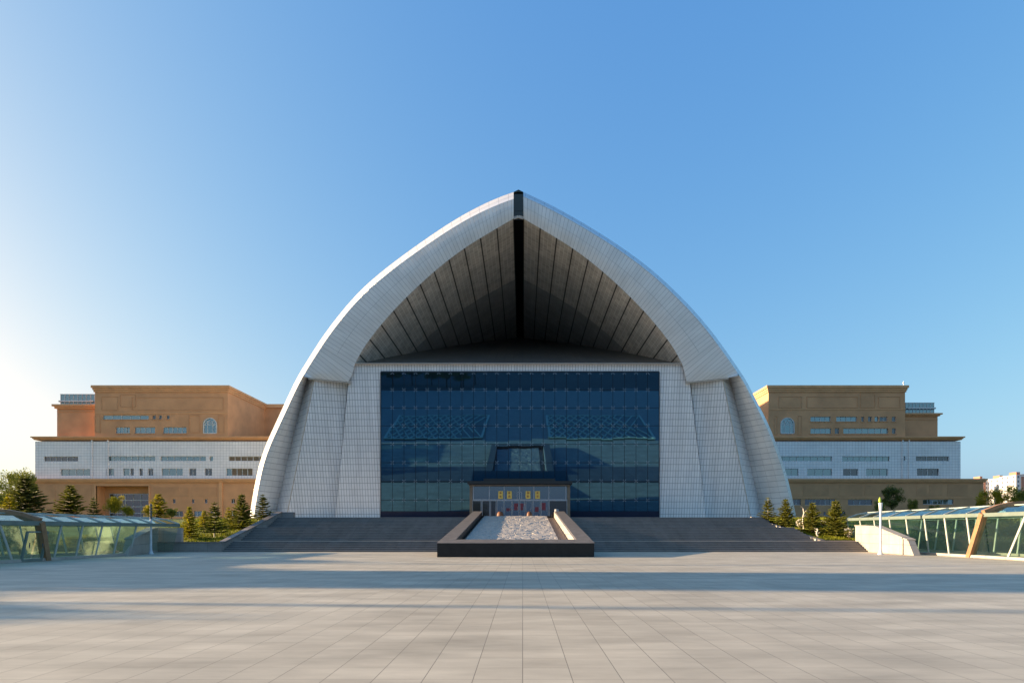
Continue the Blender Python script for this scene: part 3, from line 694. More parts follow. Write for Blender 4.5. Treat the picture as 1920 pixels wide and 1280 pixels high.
def annex(side):
    if side < 0:
        L = lambda x: 60 + x/3.84; Q = lambda y: 700 + y/3.84
        root = thing('annex_building', 'tan and white tiled annex left of the arch, with a gridded glass doorway', 'building', (wx(270), WY, DECK))
    else:
        L = lambda x: 1400 + x/4.174; Q = lambda y: 700 + y/4.174
        root = thing('annex_building', 'tan and white tiled annex right of the arch, with an antenna on its roof', 'building', (wx(1620), WY, DECK))
    H = lambda a, b, c, d: (wx(L(a)), wx(L(b)), wz(Q(d)), wz(Q(c)))
    yu = WY; back = WY + 40
    if side < 0:
        up = [(508,840,300,330,5,'winglass'),(602,704,385,430,4,'winglass'),(738,886,385,430,4,'winglass'),(942,1112,385,430,5,'winglass'),(866,890,300,328,1,'winglassdark'),(912,934,300,328,1,'winglassdark'),(968,990,300,328,1,'winglassdark')]
        bandw = [(86,332,597,632,6,'winglassdark'),(540,888,595,629,8,'winglass'),(925,1252,595,629,7,'winglass'),(1277,1302,595,629,1,'winglass'),(1415,1720,596,629,7,'winglass'),
                 (205,418,687,735,4,'winglass'),(535,590,683,735,2,'winglass'),(655,703,683,735,1,'winglass'),(708,733,683,735,1,'winglassdark'),(772,797,683,735,1,'winglassdark'),(835,872,683,735,2,'winglassdark'),(933,1085,683,735,3,'winglass'),(1130,1182,683,735,2,'winglassdark'),(1243,1296,683,735,2,'winglassdark'),(1397,1588,682,735,5,'winglass')]
        basew = [(960,980,905,935,1,'winglassdark'),(1035,1056,905,935,1,'winglassdark'),(1170,1190,905,935,1,'winglassdark'),(1262,1284,905,935,1,'winglassdark'),(1452,1480,903,935,2,'winglassdark'),
                 (1020,1110,990,1030,3,'winglassdark'),(1185,1262,990,1030,3,'winglass'),(1300,1360,990,1030,2,'winglassdark'),(1420,1500,990,1030,2,'winglassdark')]
        ux0, ux1 = 178, 427; bx0, bx1 = 66, 540; px0, px1 = 52, 560
    else:
        up = [(500,658,337,375,4,'winglass'),(702,864,337,375,4,'winglass'),(898,920,337,375,1,'winglassdark'),(950,980,337,375,1,'winglassdark'),(1002,1032,337,375,1,'winglass'),(1040,1102,339,373,2,'winglassdark'),(1137,1168,337,375,1,'winglassdark'),
              (500,662,428,470,4,'winglass'),(690,725,428,470,1,'winglassdark'),(757,1108,428,470,7,'winglass'),(1137,1168,428,470,1,'winglassdark')]
        bandw = [(180,668,648,685,9,'winglass'),(748,1118,648,687,8,'winglass'),(1230,1241,645,682,1,'winglassdark'),(1325,1585,648,685,6,'winglassdark'),
                 (205,405,743,800,4,'winglass'),(475,668,745,800,3,'winglass'),(755,872,745,800,2,'winglassdark'),(935,1105,745,800,3,'winglass'),(1333,1505,743,800,4,'winglassdark')]
        basew = [(300,405,985,1030,3,'winglassdark'),(435,675,985,1030,6,'winglassdark'),(770,960,987,1030,4,'winglassdark'),(1350,1590,987,1025,6,'winglass'),(580,750,1082,1112,3,'winglassdark')]
        ux0, ux1 = 1441, 1697; bx0, bx1 = 1380, 1801; px0, px1 = 1370, 1836
    # upper block
    mb = MB(); holes = [H(*w[:4]) for w in up]
    x0, x1 = wx(ux0), wx(ux1); zt = wz(724); zm = wz(822)
    wall(mb, x0, x1, zm, zt, WY, holes)
    ys = 148.7
    for x in (x0, x1): mb.face([(x, WY, zm), (x, back, zm), (x, back, zt), (x, WY, zt)])
    mb.face([(x0, WY, zt), (x1, WY, zt), (x1, back, zt), (x0, back, zt)])
    ix0, ix1 = (x1, wx(560, ys)+8) if side < 0 else (wx(1380, ys)-8, x0)
    mb.box(ix0, ix1, ys, back, zm, zt-.05)                   # set-back wall next to the arch
    child(mb, 'upper_wall', M['brown'], root)
    for w in up: window(root, *H(*w[:4]), WY, w[4], w[5])
    mb = MB(); cornice(mb, x0, x1, WY, ys-.05, 723, 735)
    mb.box(ix0+.01, ix1, ys-.5, ys+.3, zt-.9, zt)
    mb.box(x0, x1, WY-.08, WY, wz(Q(288 if side < 0 else 285)), wz(Q(280 if side < 0 else 278)))
    child(mb, 'top_cornice', M['browntrim'], root)
    rp = MB()                                                # raised relief panels
    rel = ([(720,1380,170,265),(500,620,165,265),(635,748,150,243),(452,492,300,425),(1130,1210,300,425),(1340,1385,300,425)] if side < 0 else
           [(250,430,180,270),(470,870,180,270),(890,1005,150,268),(1030,1200,180,270),(215,240,330,480),(400,430,330,480)])
    for a, b, c, d in rel:
        h = H(a, b, c, d)
        for q in ((h[0],h[1],h[2],h[2]+.12),(h[0],h[1],h[3]-.12,h[3]),(h[0],h[0]+.12,h[2]+.12,h[3]-.12),(h[1]-.12,h[1],h[2]+.12,h[3]-.12)): rp.box(q[0],q[1],WY-.07,WY,q[2],q[3])
    for w in up:                                             # window surrounds
        h = H(*w[:4]); rp.box(h[0]-.15, h[1]+.15, WY-.10, WY, h[2]-.18, h[2]-.003)
    child(rp, 'relief_mouldings', M['brownpanel'], root)
    ac = ((1238+1330)/2, 322, 430, 92) if side < 0 else ((266+368)/2, 348, 468, 102)
    k = 3.84 if side < 0 else 4.174
    arched(root, wx(L(ac[0])), wz(Q(ac[2])), wz(Q(ac[1])), ac[3]/k*ws, WY, side)
    # white tiled band, its central part a step forward
    mb = MB(); holes = [H(*w[:4]) for w in bandw]; b0, b1 = wx(bx0), wx(bx1); zb = wz(898)
    wall(mb, b0, b1, zb, zm-.6, WY, holes)
    for x in (b0, b1): mb.face([(x, WY, zb), (x, back, zb), (x, back, zm-.6), (x, WY, zm-.6)])
    pil = (430, 545) if side < 0 else (1215, 1265)
    for a in pil: h = H(a, a+ (8 if side < 0 else 7), 480 if side < 0 else 522, 762 if side < 0 else 828); mb.box(h[0], h[1], WY-.25, WY, h[2], h[3])
    child(mb, 'tiled_wall', M['wingtile'], root)
    for w in bandw: window(root, *H(*w[:4]), WY, w[4], w[5])
    mb = MB(); cornice(mb, b0, b1, WY, back, 818.5, 824.5, .6); child(mb, 'band_cornice', M['browntrim'], root)
    # base
    mb = MB(); p0, p1 = wx(px0), wx(px1); zg = DECK - .3
    holes = [H(*w[:4]) for w in basew]
    if side < 0: holes.append(H(488, 866, 812, 1050))
    wall(mb, p0, p1, zg, zb-.6, WY-1.2, holes)
    for x in (p0, p1): mb.face([(x, WY-1.2, zg), (x, back, zg), (x, back, zb-.6), (x, WY-1.2, zb-.6)])
    child(mb, 'base_wall', M['brown'], root)
    for w in basew: window(root, *H(*w[:4]), WY-1.2, w[4], w[5])
    mb = MB()
    t, b = wz(898.2), wz(904.5)
    mb.box(p0-.55, p1+.55, WY-1.75, back, t-.35, t); mb.box(p0-.35, p1+.35, WY-1.55, WY-1.0, b, t-.353); 
    mb.box(p0-.02, p1+.02, WY-1.30, WY-1.2, wz(Q(975 if side > 0 else 868))-.1, wz(Q(975 if side > 0 else 868))+.08) if side > 0 else None
    if side < 0:
        for a in (1368,): h = H(a, a+25, 785, 1080); mb.box(h[0], h[1], WY-1.42, WY-1.2, h[2], h[3])
        for a, b_ in ((480, 490), (866, 874)): h = H(a, b_, 808, 1080); mb.box(h[0], h[1], WY-1.35, WY-1.2, h[2], h[3])
    child(mb, 'base_cornice', M['browntrim'], root)
    rp = MB()
    rel = ([(20,200,800,1000),(215,460,800,1000),(1090,1150,820,890),(900,1080,820,890),(1170,1350,820,890)] if side < 0 else [(420,620,870,960),(700,880,870,960),(900,1180,870,960),(1300,1380,870,960),(1400,1500,870,960),(1540,1700,870,960)])
    for a, b_, c, d in rel:
        h = H(a, b_, c, d); rp.box(h[0], h[1], WY-1.24, WY-1.2, h[2], h[3])
    child(rp, 'base_relief_panels', M['brownpanel'], root)
    if side < 0:
        h = H(488, 866, 812, 1050); mb = MB(); mb.box(h[0], h[1], WY+1.6, WY+1.8, h[2], h[3])
        mb.face([(h[0],WY-1.2,h[2]),(h[0],WY+1.6,h[2]),(h[0],WY+1.6,h[3]),(h[0],WY-1.2,h[3])]); mb.face([(h[1],WY-1.2,h[2]),(h[1],WY-1.2,h[3]),(h[1],WY+1.6,h[3]),(h[1],WY+1.6,h[2])])
        mb.face([(h[0],WY-1.2,h[3]),(h[0],WY+1.6,h[3]),(h[1],WY+1.6,h[3]),(h[1],WY-1.2,h[3])])
        child(mb, 'doorway_recess', M['brown'], root)
        h = H(528, 870, 862, 1050); window(root, h[0], h[1], h[2], h[3], WY+1.2, 6, 'winglassdark', 4)
    # lower outer block, glazed rooftop room
    if side < 0: c0, c1, ct, cz = 107, 178, 758.5, 766; g0, g1, gt = 114, 178, 739.5
    else: c0, c1, ct, cz = 1697, 1758, 775, 780; g0, g1, gt = 1698, 1751, 755.5
    yb_ = WY + 3; sc2 = yb_/WY
    mb = MB(); cx0, cx1 = wx(c0, yb_), wx(c1, yb_); mb.box(cx0, cx1, yb_, back-2, zm-.2, wz(ct+1.5, yb_)); child(mb, 'outer_block', M['brown'], root)
    mb = MB()
    t_, b_ = wz(ct, yb_), wz(cz, yb_); mb.box(cx0-.7, cx1+.7, yb_-.7, back-2, (t_+b_)/2+.003, t_); mb.box(cx0-.35, cx1+.35, yb_-.35, back-2, b_, (t_+b_)/2)
    for q in ((0, 1),): mb.box(cx0-.01, cx1+.01, yb_-.10, yb_, wz(771 if side < 0 else 786, yb_)-.1, wz(771 if side < 0 else 786, yb_))
    child(mb, 'outer_cornice', M['browntrim'], root)
    mb = MB(); n = 8; ga, gb = wx(g0, yb_+1), wx(g1, yb_+1); gz0, gz1 = wz(ct, yb_), wz(gt, yb_+1)
    mb.box(ga, gb, yb_+1, yb_+14, gz0, gz1); rr = child(mb, 'rooftop_room', M['winglass'], root)
    mb = MB()
    for k in range(n+1): x = ga+(gb-ga)*k/n; mb.box(x-.05, x+.05, yb_+.93, yb_+1, gz0, gz1)
    mb.box(ga-.1, gb+.1, yb_+.9, yb_+14, gz1, gz1+.12); o = mb.build('frame', M['winframe']); o.parent = rr
    mb = MB(); zz = wz(751 if side < 0 else 764, yb_)                      # curved sun shade ledge
    n = 10; r_ = (wx(104.5, yb_) if side < 0 else wx(1759, yb_)) - (ga if side < 0 else gb); ex = ga if side < 0 else gb
    prev = None
    for k in range(n+1):
        t = math.pi/2*k/n; p = (ex + r_*math.cos(t), yb_ + 1 + 6 - 6.6*math.sin(t)) 
        if prev: mb.bar((prev[0], prev[1], zz), (p[0], p[1], zz), .12, .30)
        prev = p
    mb.bar((prev[0], prev[1], zz), ((gb if side < 0 else ga), prev[1], zz), .12, .30)
    child(mb, 'shade_ledge', M['winframe'], root)
    if side > 0:
        mb = MB(); xa = wx(1699.5); mb.tube((xa, WY+1, wz(724)), (xa, WY+1, wz(712)), .09, .04, 8); mb.box(xa-.2, xa+.2, WY+.8, WY+1.2, wz(732), wz(729)); mb.box(xa-.15, xa+.15, WY+.85, WY+1.15, wz(716), wz(715))
        child(mb, 'antenna', M['polemetal'], root)
    return root
annex(-1); annex(1)

# ------------------------------------------------------------------ underpass glass tunnels
def tunnel(side, xb, xe, ze, zr, y_ribs, portal, vpost, width, label, door=None, ywall=999):
    s = side; root = thing('glass_tunnel', label, 'glass tunnel', (xb, y_ribs[0], 0), 'glass underpass entrances')
    xf = xb + s*width; xfe = xf + s*abs(xe-xb); xm = (xe+xfe)/2
    def sec(y, yo=0):                                         # section points at depth y, base shifted by yo
        pts = [Vector((xb, y+yo, .18)), Vector((xe, y, ze))]
        n = 6
        for k in range(1, n):
            t = k/n; x = xe + (xfe-xe)*t; z = ze + (zr-ze)*math.sin(math.pi*t)**.75
            pts.append(Vector((x, y, z)))
        return pts + [Vector((xfe, y, ze)), Vector((xf, y+yo, .18))]
    y0, y1 = y_ribs[0], y_ribs[-1]
    for y in y_ribs:
        mb = MB(); p = sec(y)
        if y > ywall: p = p[1:]
        for a, b in zip(p[:-1], p[1:]): mb.bar(a, b, .075, .12)
        child(mb, 'rib', M['frame'], root)
    mb = MB(); yn = vpost[0] - 8
    for sgn in (0, 1):
        X = (xe, xfe)[sgn]; mb.box(X-.09, X+.09, yn, y1, ze-.22, ze+.02)
    child(mb, 'eave_beam', M['framegreen'], root)
    mb = MB(); mb.box(xm-.05, xm+.05, yn, y1, zr-.08, zr+.03)
    for k in (2, 4):
        p = sec(0)[1+k]; mb.box(p.x-.03, p.x+.03, yn, y1, p.z-.04, p.z+.03)
    child(mb, 'roof_purlins', M['frame'], root)
    mb = MB()
    for X in (xb, xf): mb.box(X-.16, X+.16, yn, min(ywall, y1+.1) if X == xb else y1+.1, 0, .18)
    child(mb, 'kerb', M['paleStone'], root)
    # glazing
    wg = MB(); wf = MB(); rg = MB(); allb = [yn] + [vpost[1]] + [portal[1]] + y_ribs
    ysx = sorted(set([yn, portal[1]] + y_ribs))
    for a, b in zip(ysx[:-1], ysx[1:]):
        A, B = sec(a+.06), sec(b-.06)
        for k in range(len(A)-1):
            if k == 0 and b > ywall: continue
            (wg if k == 0 else wf if k == len(A)-2 else rg).face([A[k], B[k], B[k+1], A[k+1]])
    A = sec(y1); wf.face(A)
    child(wg, 'wall_glazing', M['tunnelglass'], root); child(wf, 'wall_glazing', M['tunnelglass'], root); child(rg, 'roof_glazing', M['roofglass'], root)
    # leaning brown portal
    p = sec(portal[1], portal[0]-portal[1]); p[0].z = 0; p[-1].z = 0
    mb = MB()
    for a, b in zip(p[:-1], p[1:]): mb.bar(a, b, .42, .30, up=(0,1,0)) if abs((b-a).normalized().z) < .9 else mb.bar(a, b, .30, .42, up=(0,1,0))
    child(mb, 'portal_frame', M['pillar'], root)
    # posts of the bay beyond the portal lean the other way
    for k, dy in enumerate((0, 3.3, 6.0)):
        p = sec(vpost[1]-dy, vpost[0]-vpost[1]); mb = MB()
        for a, b in zip(p[:-1], p[1:]): mb.bar(a, b, .075, .12)
        child(mb, 'leaning_post', M['frame'], root)
    if door:
        d0, d1 = door; xo = xb - s*.10
        mb = MB(); xx = lambda z: xo + (xe-xb)*z/ze
        for y in (d0, d1): mb.bar((xx(0), y, .05), (xx(1.75), y, 1.75), .10, .12)
        mb.bar((xx(1.72), d0, 1.72), (xx(1.72), d1, 1.72), .09, .09); mb.bar((xx(.1), d0, .1), (xx(.1), d1, .1), .12, .12)
        dr = child(mb, 'door', M['framegreen'], root)
        mb = MB(); mb.bar((xx(.95)-s*.06, d0+.25, .8), (xx(1.1)-s*.06, d0+.25, 1.1), .04, .04); mb.bar((xx(.9)-s*.06, d1-.2, .85), (xx(1.0)-s*.06, d1-.2, 1.05), .05, .05)
        o = mb.build('handle', M['poledark']); o.parent = dr
    return root
tunnel(-1, -28.4, -27.9, 2.32, 2.86, [36.1+1.75*k for k in range(8)], (35.5, 34.4), (33.1, 31.7), 4.6, 'low green glass tunnel left of the plaza, its portal pillar in shade', (33.6, 35.0), ywall=43.2)
tunnel(1, 30.0, 29.65, 2.9, 3.5, [39.8+2.1*k for k in range(8)], (39.95, 38.3), (36.8, 35.0), 4.8, 'taller green glass tunnel right of the plaza with sunlit brown portal pillar')
# stone cheek walls beside the tunnels
def cheek(side, x, slope, pts, label):
    r = thing('cheek_wall', label, 'stone wall', (x, pts[0][0], 0), 'stone walls beside the glass tunnels')
    mb = MB(); X = lambda y, o=0: x + side*(slope*(y-pts[0][0]) + o)
    P0 = [Vector((X(y), y, z)) for y, z in pts]; P1 = [Vector((X(y, .5), y, z)) for y, z in pts]
    for k in range(len(pts)-1):
        q = [P0[k], P0[k+1]]; w = [P1[k], P1[k+1]]
        g0 = [Vector((v.x, v.y, 0)) for v in q]; h0 = [Vector((v.x, v.y, 0)) for v in w]
        mb.face([g0[0], g0[1], q[1], q[0]]); mb.face([h0[0], w[0], w[1], h0[1]]); mb.face([q[0], q[1], w[1], w[0]])
    for k in (0, -1): mb.face([P0[k], P1[k], Vector((P1[k].x, P1[k].y, 0)), Vector((P0[k].x, P0[k].y, 0))])
    child(mb, 'wall', M['paleStone'], r)
    mb = MB()
    for k in range(1, len(pts)-1):
        c, d = P0[k]+Vector((side*.25, 0, .03)), P0[k+1]+Vector((side*.25, 0, .03)); mb.bar(c, d, .62, .09)
    child(mb, 'coping', M['paleStone'], r)
    return r
cheek(1, 28.1, .12, [(42.8,.02),(43.6,1.08),(48.6,2.10),(52.4,2.20)], 'sunlit pale stone cheek wall in front of the right glass tunnel')
r = cheek(-1, -28.0, .34, [(42.3,.02),(43.2,1.15),(48.9,1.97),(50.2,2.0)], 'shaded grey stone cheek wall in front of the left glass tunnel')
mb = MB(); mb.box(-31.3, -28.9, 50.45, 50.75, 0, 2.03); child(mb, 'end_wall', M['paleStone'], r)

# ------------------------------------------------------------------ poles
def pole(X, Ybase, Ytop, dark, label):
    y = F*EYE/(Ybase-VY); x = (X-VX)/F*y; h = EYE + (VY-Ytop)/F*y
    r = thing('camera_pole' if dark else 'lamp_pole', label, 'pole', (x, y, 0))
    mb = MB(); mb.tube((x,y,0), (x,y,.10), .20, .20, 12); mb.tube((x,y,.1), (x,y,.35), .15, .09, 12); child(mb, 'base', M['polemetal'], r)
    zs = h*(.70 if dark else .84)
    mb = MB(); mb.tube((x,y,.35), (x,y,zs), .085, .07, 12); child(mb, 'shaft', M['polemetal'], r)
    mb = MB()
    if dark:
        for k in range(5): mb.tube((x,y,zs+(h-zs)*k/5), (x,y,zs+(h-zs)*(k+.8)/5), .075, .095, 12)
        mb.tube((x,y,h-.1), (x,y,h), .1, .05, 12); child(mb, 'louvred_head', M['poledark'], r)
    else:
        mb.tube((x,y,zs), (x,y,h), .09, .14, 12); mb.tube((x,y,h), (x,y,h+.04), .15, .13, 12); child(mb, 'head', M['polemetal'], r)
        mb = MB(); mb.lathe((x-.05,y,h+.04), [(.04,0),(.10,.12),(.085,.26),(.03,.40),(.0,.42)], 10); child(mb, 'cap', M['lime'], r)
pole(283, 1038.5, 944, True, 'grey pole with dark louvred head in front of the left tunnel')
pole(1651, 1039.3, 943, False, 'white lamp pole with lime green cap before the right stone wall')

# ------------------------------------------------------------------ trees
def conifer_meshes(seed, h=4.0, r=1.25, dens=1.0, base=.12):
    rnd = random.Random(seed); tk = MB(); tk.tube((0,0,-.2), (0,0,h*.5), .07*h/4, .045*h/4, 7); tk.tube((0,0,h*.5), (0,0,h*.96), .045*h/4, .01, 6)
    cr = MB(); lv = int(17*dens*h/4)
    for i in range(lv):
        t = (i+rnd.random()*.4)/lv; z = h*(base + (1-base)*t*.97); L0 = r*(1-t)**.85*(.85+.3*rnd.random())+.08
        nb = max(5, int(10*(1-t*.5)))
        ph = rnd.random()*6.28
        for b in range(nb):
            if rnd.random() < .07: continue
            az = ph + b*6.283/nb + rnd.gauss(0,.18); L = L0*(.72+.42*rnd.random()); dx, dy = math.cos(az), math.sin(az)
            droop = -.18 + .55*t
            ns = max(3, int(L*13))
            for q in range(ns):
                u = (q+.6)/ns; px, py = dx*L*u, dy*L*u; pz_ = z + L*(droop*u + .22*u*u) + rnd.gauss(0,.02)
                for sd in (-1, 1, 0):
                    a2 = az + sd*(.75+.3*rnd.random()); ln = (.30 if sd else .24)*(.55+.7*(1-u))*(.8+.5*rnd.random())
                    wd = .045+.03*rnd.random(); tx, ty = math.cos(a2), math.sin(a2); sx, sy = -ty*wd, tx*wd; dzz = -.05+.12*rnd.random()+.1*t
                    cr.face([(px-sx,py-sy,pz_), (px+sx,py+sy,pz_-.02), (px+tx*ln,py+ty*ln,pz_+ln*dzz*3)])
                    cr.face([(px,py,pz_+wd), (px+tx*ln*.9,py+ty*ln*.9,pz_+ln*dzz*3+.02), (px,py,pz_-wd)])
    for q in range(10):
        a2 = rnd.random()*6.28; zz = h*(.93+.07*q/10); cr.face([(0,0,zz+.12),(math.cos(a2)*.07,math.sin(a2)*.07,zz),(0,0,zz-.05)])
    return tk, cr
def broad_meshes(seed, h=7, r=2.6, n=6500, leaf=.24):
    rnd = random.Random(seed); tk = MB(); tk.tube((0,0,-.2), (0,0,h*.35), .14*h/7, .10*h/7, 8)
    cl = []
    for k in range(26):
        a = rnd.random()*6.28; u = rnd.random()**.5*.75; zz = h*(.38+.52*rnd.random()); lim = math.sin(math.pi*min(1, max(.1,(zz/h-.25)/.78)))**.6
        c = Vector((math.cos(a)*r*u*lim, math.sin(a)*r*u*lim, zz)); cl.append((c, r*(.22+.20*rnd.random())))
        if k % 2 == 0: tk.tube((0,0,h*(.3+.02*(k%5))), c, .05*h/7, .012, 5, cap=False)
    cr = MB()
    for k in range(n):
        c, cr_ = cl[rnd.randrange(len(cl))]
        v = Vector((rnd.gauss(0,1), rnd.gauss(0,1), rnd.gauss(0,.75))); v = v.normalized()*cr_*(rnd.random()**.4)*1.05
        p = c+v; a = Vector((rnd.gauss(0,1),rnd.gauss(0,1),rnd.gauss(0,1))).normalized()*leaf*(.6+.7*rnd.random()); b = a.cross(Vector((rnd.gauss(0,1),rnd.gauss(0,1),rnd.gauss(0,1)))).normalized()*leaf*.5
        cr.face([p-a*.5, p+b*.5, p+a*.5, p-b*.5])
    return tk, cr
protos = {}
def tree(kind, x, y, z, h, rw, label, group, name='spruce_tree', cat='tree', mleaf='spruce', bark='bark'):
    key = (kind, mleaf, bark)
    if key not in protos:
        tk, cr = kind_fn[kind]()
        root = thing(name, label, cat, (0,0,0)); a = tk.build('trunk', M[bark]); a.parent = root; b = cr.build('crown', M[mleaf]); b.parent = root
        protos[key] = [root, False]
    root, used = protos[key]
    bh, br = dims[kind]
    if used: t = copy_tree(root)
    else: t = root; protos[key][1] = True
    t.name = name; t.location = (x, y, z); t.rotation_euler = (0, 0, random.random()*6.28); t.scale = (rw/br, rw/br, h/bh)
    tag(t, label, cat, group); return t
kind_fn = {'cA': lambda: conifer_meshes(1, 4, 1.25), 'cB': lambda: conifer_meshes(2, 4, 1.15, .8, .15), 'cC': lambda: conifer_meshes(3, 4, 1.35, 1.1, .08), 'cS': lambda: conifer_meshes(4, 3, .9, .75, .1), 'b': lambda: broad_meshes(5), 'b2': lambda: broad_meshes(6, 7, 2.2, 6000), 'sh': lambda: broad_meshes(9, 4, 2.0, 6500, .17)}
dims = {'cA': (4,1.25), 'cB': (4,1.15), 'cC': (4,1.35), 'cS': (3,.9), 'b': (7,2.6), 'b2': (7,2.2), 'sh': (4, 2.0)}
def lawnz(y, side):
    a, za = (51.2, .68) if side < 0 else (53.2, .85)
    return za + (DECK-.1-za)*min(1, max(0, (y-a)/(64-a)))
def ptree(kind, X, Ytop, Wpx, y, label, group, **kw):
    side = -1 if X < 980 else 1
    z0 = lawnz(y, side); zt = EYE + (VY-Ytop)/F*y
    tree(kind, (X-VX)/F*y, y, z0, zt-z0, Wpx/2/F*y, label, group, **kw)
GL = 'spruces on the bank left of the stairs'; GR = 'spruces on the bank right of the stairs'; GT = 'trees behind the left glass tunnel'
ptree('cA', 355, 948, 34, 52.6, 'sunlit spruce low on the left bank, nearest the left tunnel', GL, mleaf='spruceyellow')
ptree('cB', 402, 941, 44, 53.6, 'spruce with a pale trunk standing second along the left bank', GL, bark='palebark')
ptree('cA', 383, 956, 28, 58, 'small yellow green spruce between two taller ones on the left bank', GL, mleaf='spruceyellow')
ptree('cS', 429, 950, 24, 58.5, 'thin young yellow spruce in the middle of the left bank', GL, mleaf='spruceyellow')
ptree('cC', 453, 925, 48, 57.5, 'tall full spruce high on the left bank below the arch foot', GL)
ptree('cB', 493, 926, 38, 61.0, 'dark spruce directly in front of the left foot of the arch', GL, mleaf='sprucedark')
ptree('cC', 47, 893, 86, 66, 'largest dark spruce, at the far left behind the tunnel', GT, mleaf='sprucedark')
ptree('cA', 132, 908, 60, 70, 'broad spruce in front of the left annex base, behind the tunnel roof', GT)
ptree('cS', 176, 932, 26, 68, 'small slim spruce just left of the annex glass doorway', GT, mleaf='sprucedark')
ptree('cB', 18, 925, 40, 62, 'yellow green spruce at the left frame edge beside the largest one', GT, mleaf='spruceyellow')
ptree('sh', 215, 928, 44, 70, 'round yellow green young tree in front of the gridded doorway', GT, mleaf='leafyellow', name='young_tree')
ptree('cA', 297, 925, 46, 72, 'yellow spruce just right of the gridded doorway behind the pole', GT, mleaf='spruceyellow')
ptree('sh', 278, 945, 26, 68, 'small yellow bushy tree behind the dark louvred pole', GT, mleaf='leafyellow', name='young_tree')
ptree('sh', 322, 952, 30, 70, 'low green shrubby tree past the end of the left tunnel', GT, mleaf='leaf', name='young_tree')
ptree('sh', 240, 948, 26, 70, 'low yellow bush under the right part of the gridded doorway', GT, mleaf='leafyellow', name='young_tree')
ptree('b', 15, 882, 60, 92, 'hazy leafy tree at the left edge behind the largest spruce', GT, mleaf='leaf', name='leafy_tree')
ptree('b2', 45, 876, 46, 96, 'leafy tree rising beside the left end of the annex', GT, mleaf='leaf', name='leafy_tree')
ptree('b', -20, 895, 70, 84, 'leafy tree cut by the left picture edge', GT, mleaf='leaf', name='leafy_tree')
ptree('cB', 1440, 932, 32, 61.5, 'spruce with a bare tip, first of the right bank beside the arch foot', GR, bark='palebark')
ptree('cC', 1473, 934, 38, 59.5, 'second spruce along the right bank, overlapping the arch foot', GR)
ptree('cA', 1523, 941, 44, 56.5, 'full spruce third along the right bank, left of the largest', GR)
ptree('cC', 1567, 937, 54, 55.0, 'largest spruce of the right bank, beside the tunnel end', GR, bark='palebark')
GB_ = 'trees behind the right glass tunnel'
ptree('b2', 1672, 908, 42, 90, 'dense dark round tree against the right annex base', GB_, mleaf='sprucedark', name='leafy_tree')
ptree('sh', 1650, 938, 30, 86, 'low green bush at the left foot of the dark round tree', GB_, mleaf='leaf', name='young_tree')
ptree('sh', 1712, 934, 28, 88, 'small bright bush under the right annex windows', GB_, mleaf='spruce', name='young_tree')
ptree('sh', 1750, 946, 30, 88, 'lowest bush peeping over the right tunnel roof', GB_, mleaf='spruce', name='young_tree')
ptree('b', 1846, 917, 34, 120, 'sunny yellow tree just right of the right annex', GB_, mleaf='leafyellow', name='leafy_tree')
ptree('b2', 1868, 912, 28, 118, 'narrow yellow tree in front of the gap between the towers', GB_, mleaf='leafyellow', name='leafy_tree')
ptree('b', 1894, 907, 36, 116, 'yellow green tree below the middle apartment tower', GB_, mleaf='leafyellow', name='leafy_tree')
ptree('b2', 1914, 914, 30, 112, 'darker tree at the right picture edge', GB_, mleaf='leaf', name='leafy_tree')
ptree('b', 1945, 908, 40, 116, 'yellow tree cut by the right picture edge', GB_, mleaf='leafyellow', name='leafy_tree')
for k in range(9):
    tree('sh', 40.5+1.2*math.sin(k*2.1), 30+2.6*k, 0, 2.3+.5*math.sin(k*1.7), 1.8, 'dark leafy bush of the row seen through the right glass tunnel', 'bushes behind the right glass tunnel', name='leafy_bush', cat='bush', mleaf='spruce')
for k, (x_, y_) in enumerate(((36.9,53.2),(38.3,51.2),(40.2,52.0),(42.4,50.6),(44.6,51.6),(47,50.2),(38.9,54.6),(41.6,55.2),(45,54.8))):
    tree('sh', x_, y_, .2, 3.0+.5*math.sin(k*1.7), 1.9, 'dark leafy bush of the row seen through the right glass tunnel', 'bushes behind the right glass tunnel', name='leafy_bush', cat='bush', mleaf='spruce')
for k in range(9):
    tree('sh', -38.6+1.0*math.sin(k*2.6), 30+2.6*k, 0, 1.9+.5*math.sin(k*1.3), 1.8, 'pale green bush of the row seen through the left glass tunnel', 'bushes behind the left glass tunnel', name='leafy_bush', cat='bush', mleaf='leafyellow')
# whitewashed bare saplings on the right bank
for X, Yt, Yb, y, lb, h_ in ((1506, 953, 1006, 57.2, 'tall pale bare sapling between the second and third right spruces', 1), (1532, 990, 1017, 54.6, 'short bent whitewashed sapling at the foot of the third right spruce', 0)):
    x = (X-VX)/F*y; z0 = lawnz(y, 1); zt = EYE+(VY-Yt)/F*y; mb = MB(); pts = [Vector((x, y, z0-.1))]
    for k in range(1, 6): pts.append(Vector((x+.07*math.sin(k*1.9), y, z0+(zt-z0)*k/5)))
    for k in range(5): mb.tube(pts[k], pts[k+1], .085-.008*k, .085-.008*(k+1), 7)
    r = thing('bare_sapling', lb, 'sapling', (x, y, z0)); child(mb, 'trunk', M['palebark'], r)
    mb = MB(); rnd = random.Random(X)
    for k in range(7 if h_ else 3):
        c = pts[2+k%4]; a = rnd.random()*6.28; e = c+Vector((math.cos(a)*.35, math.sin(a)*.2, .12+.25*rnd.random())); mb.tube(c, e, .028, .01, 5)
    child(mb, 'twigs', M['palebark'], r)
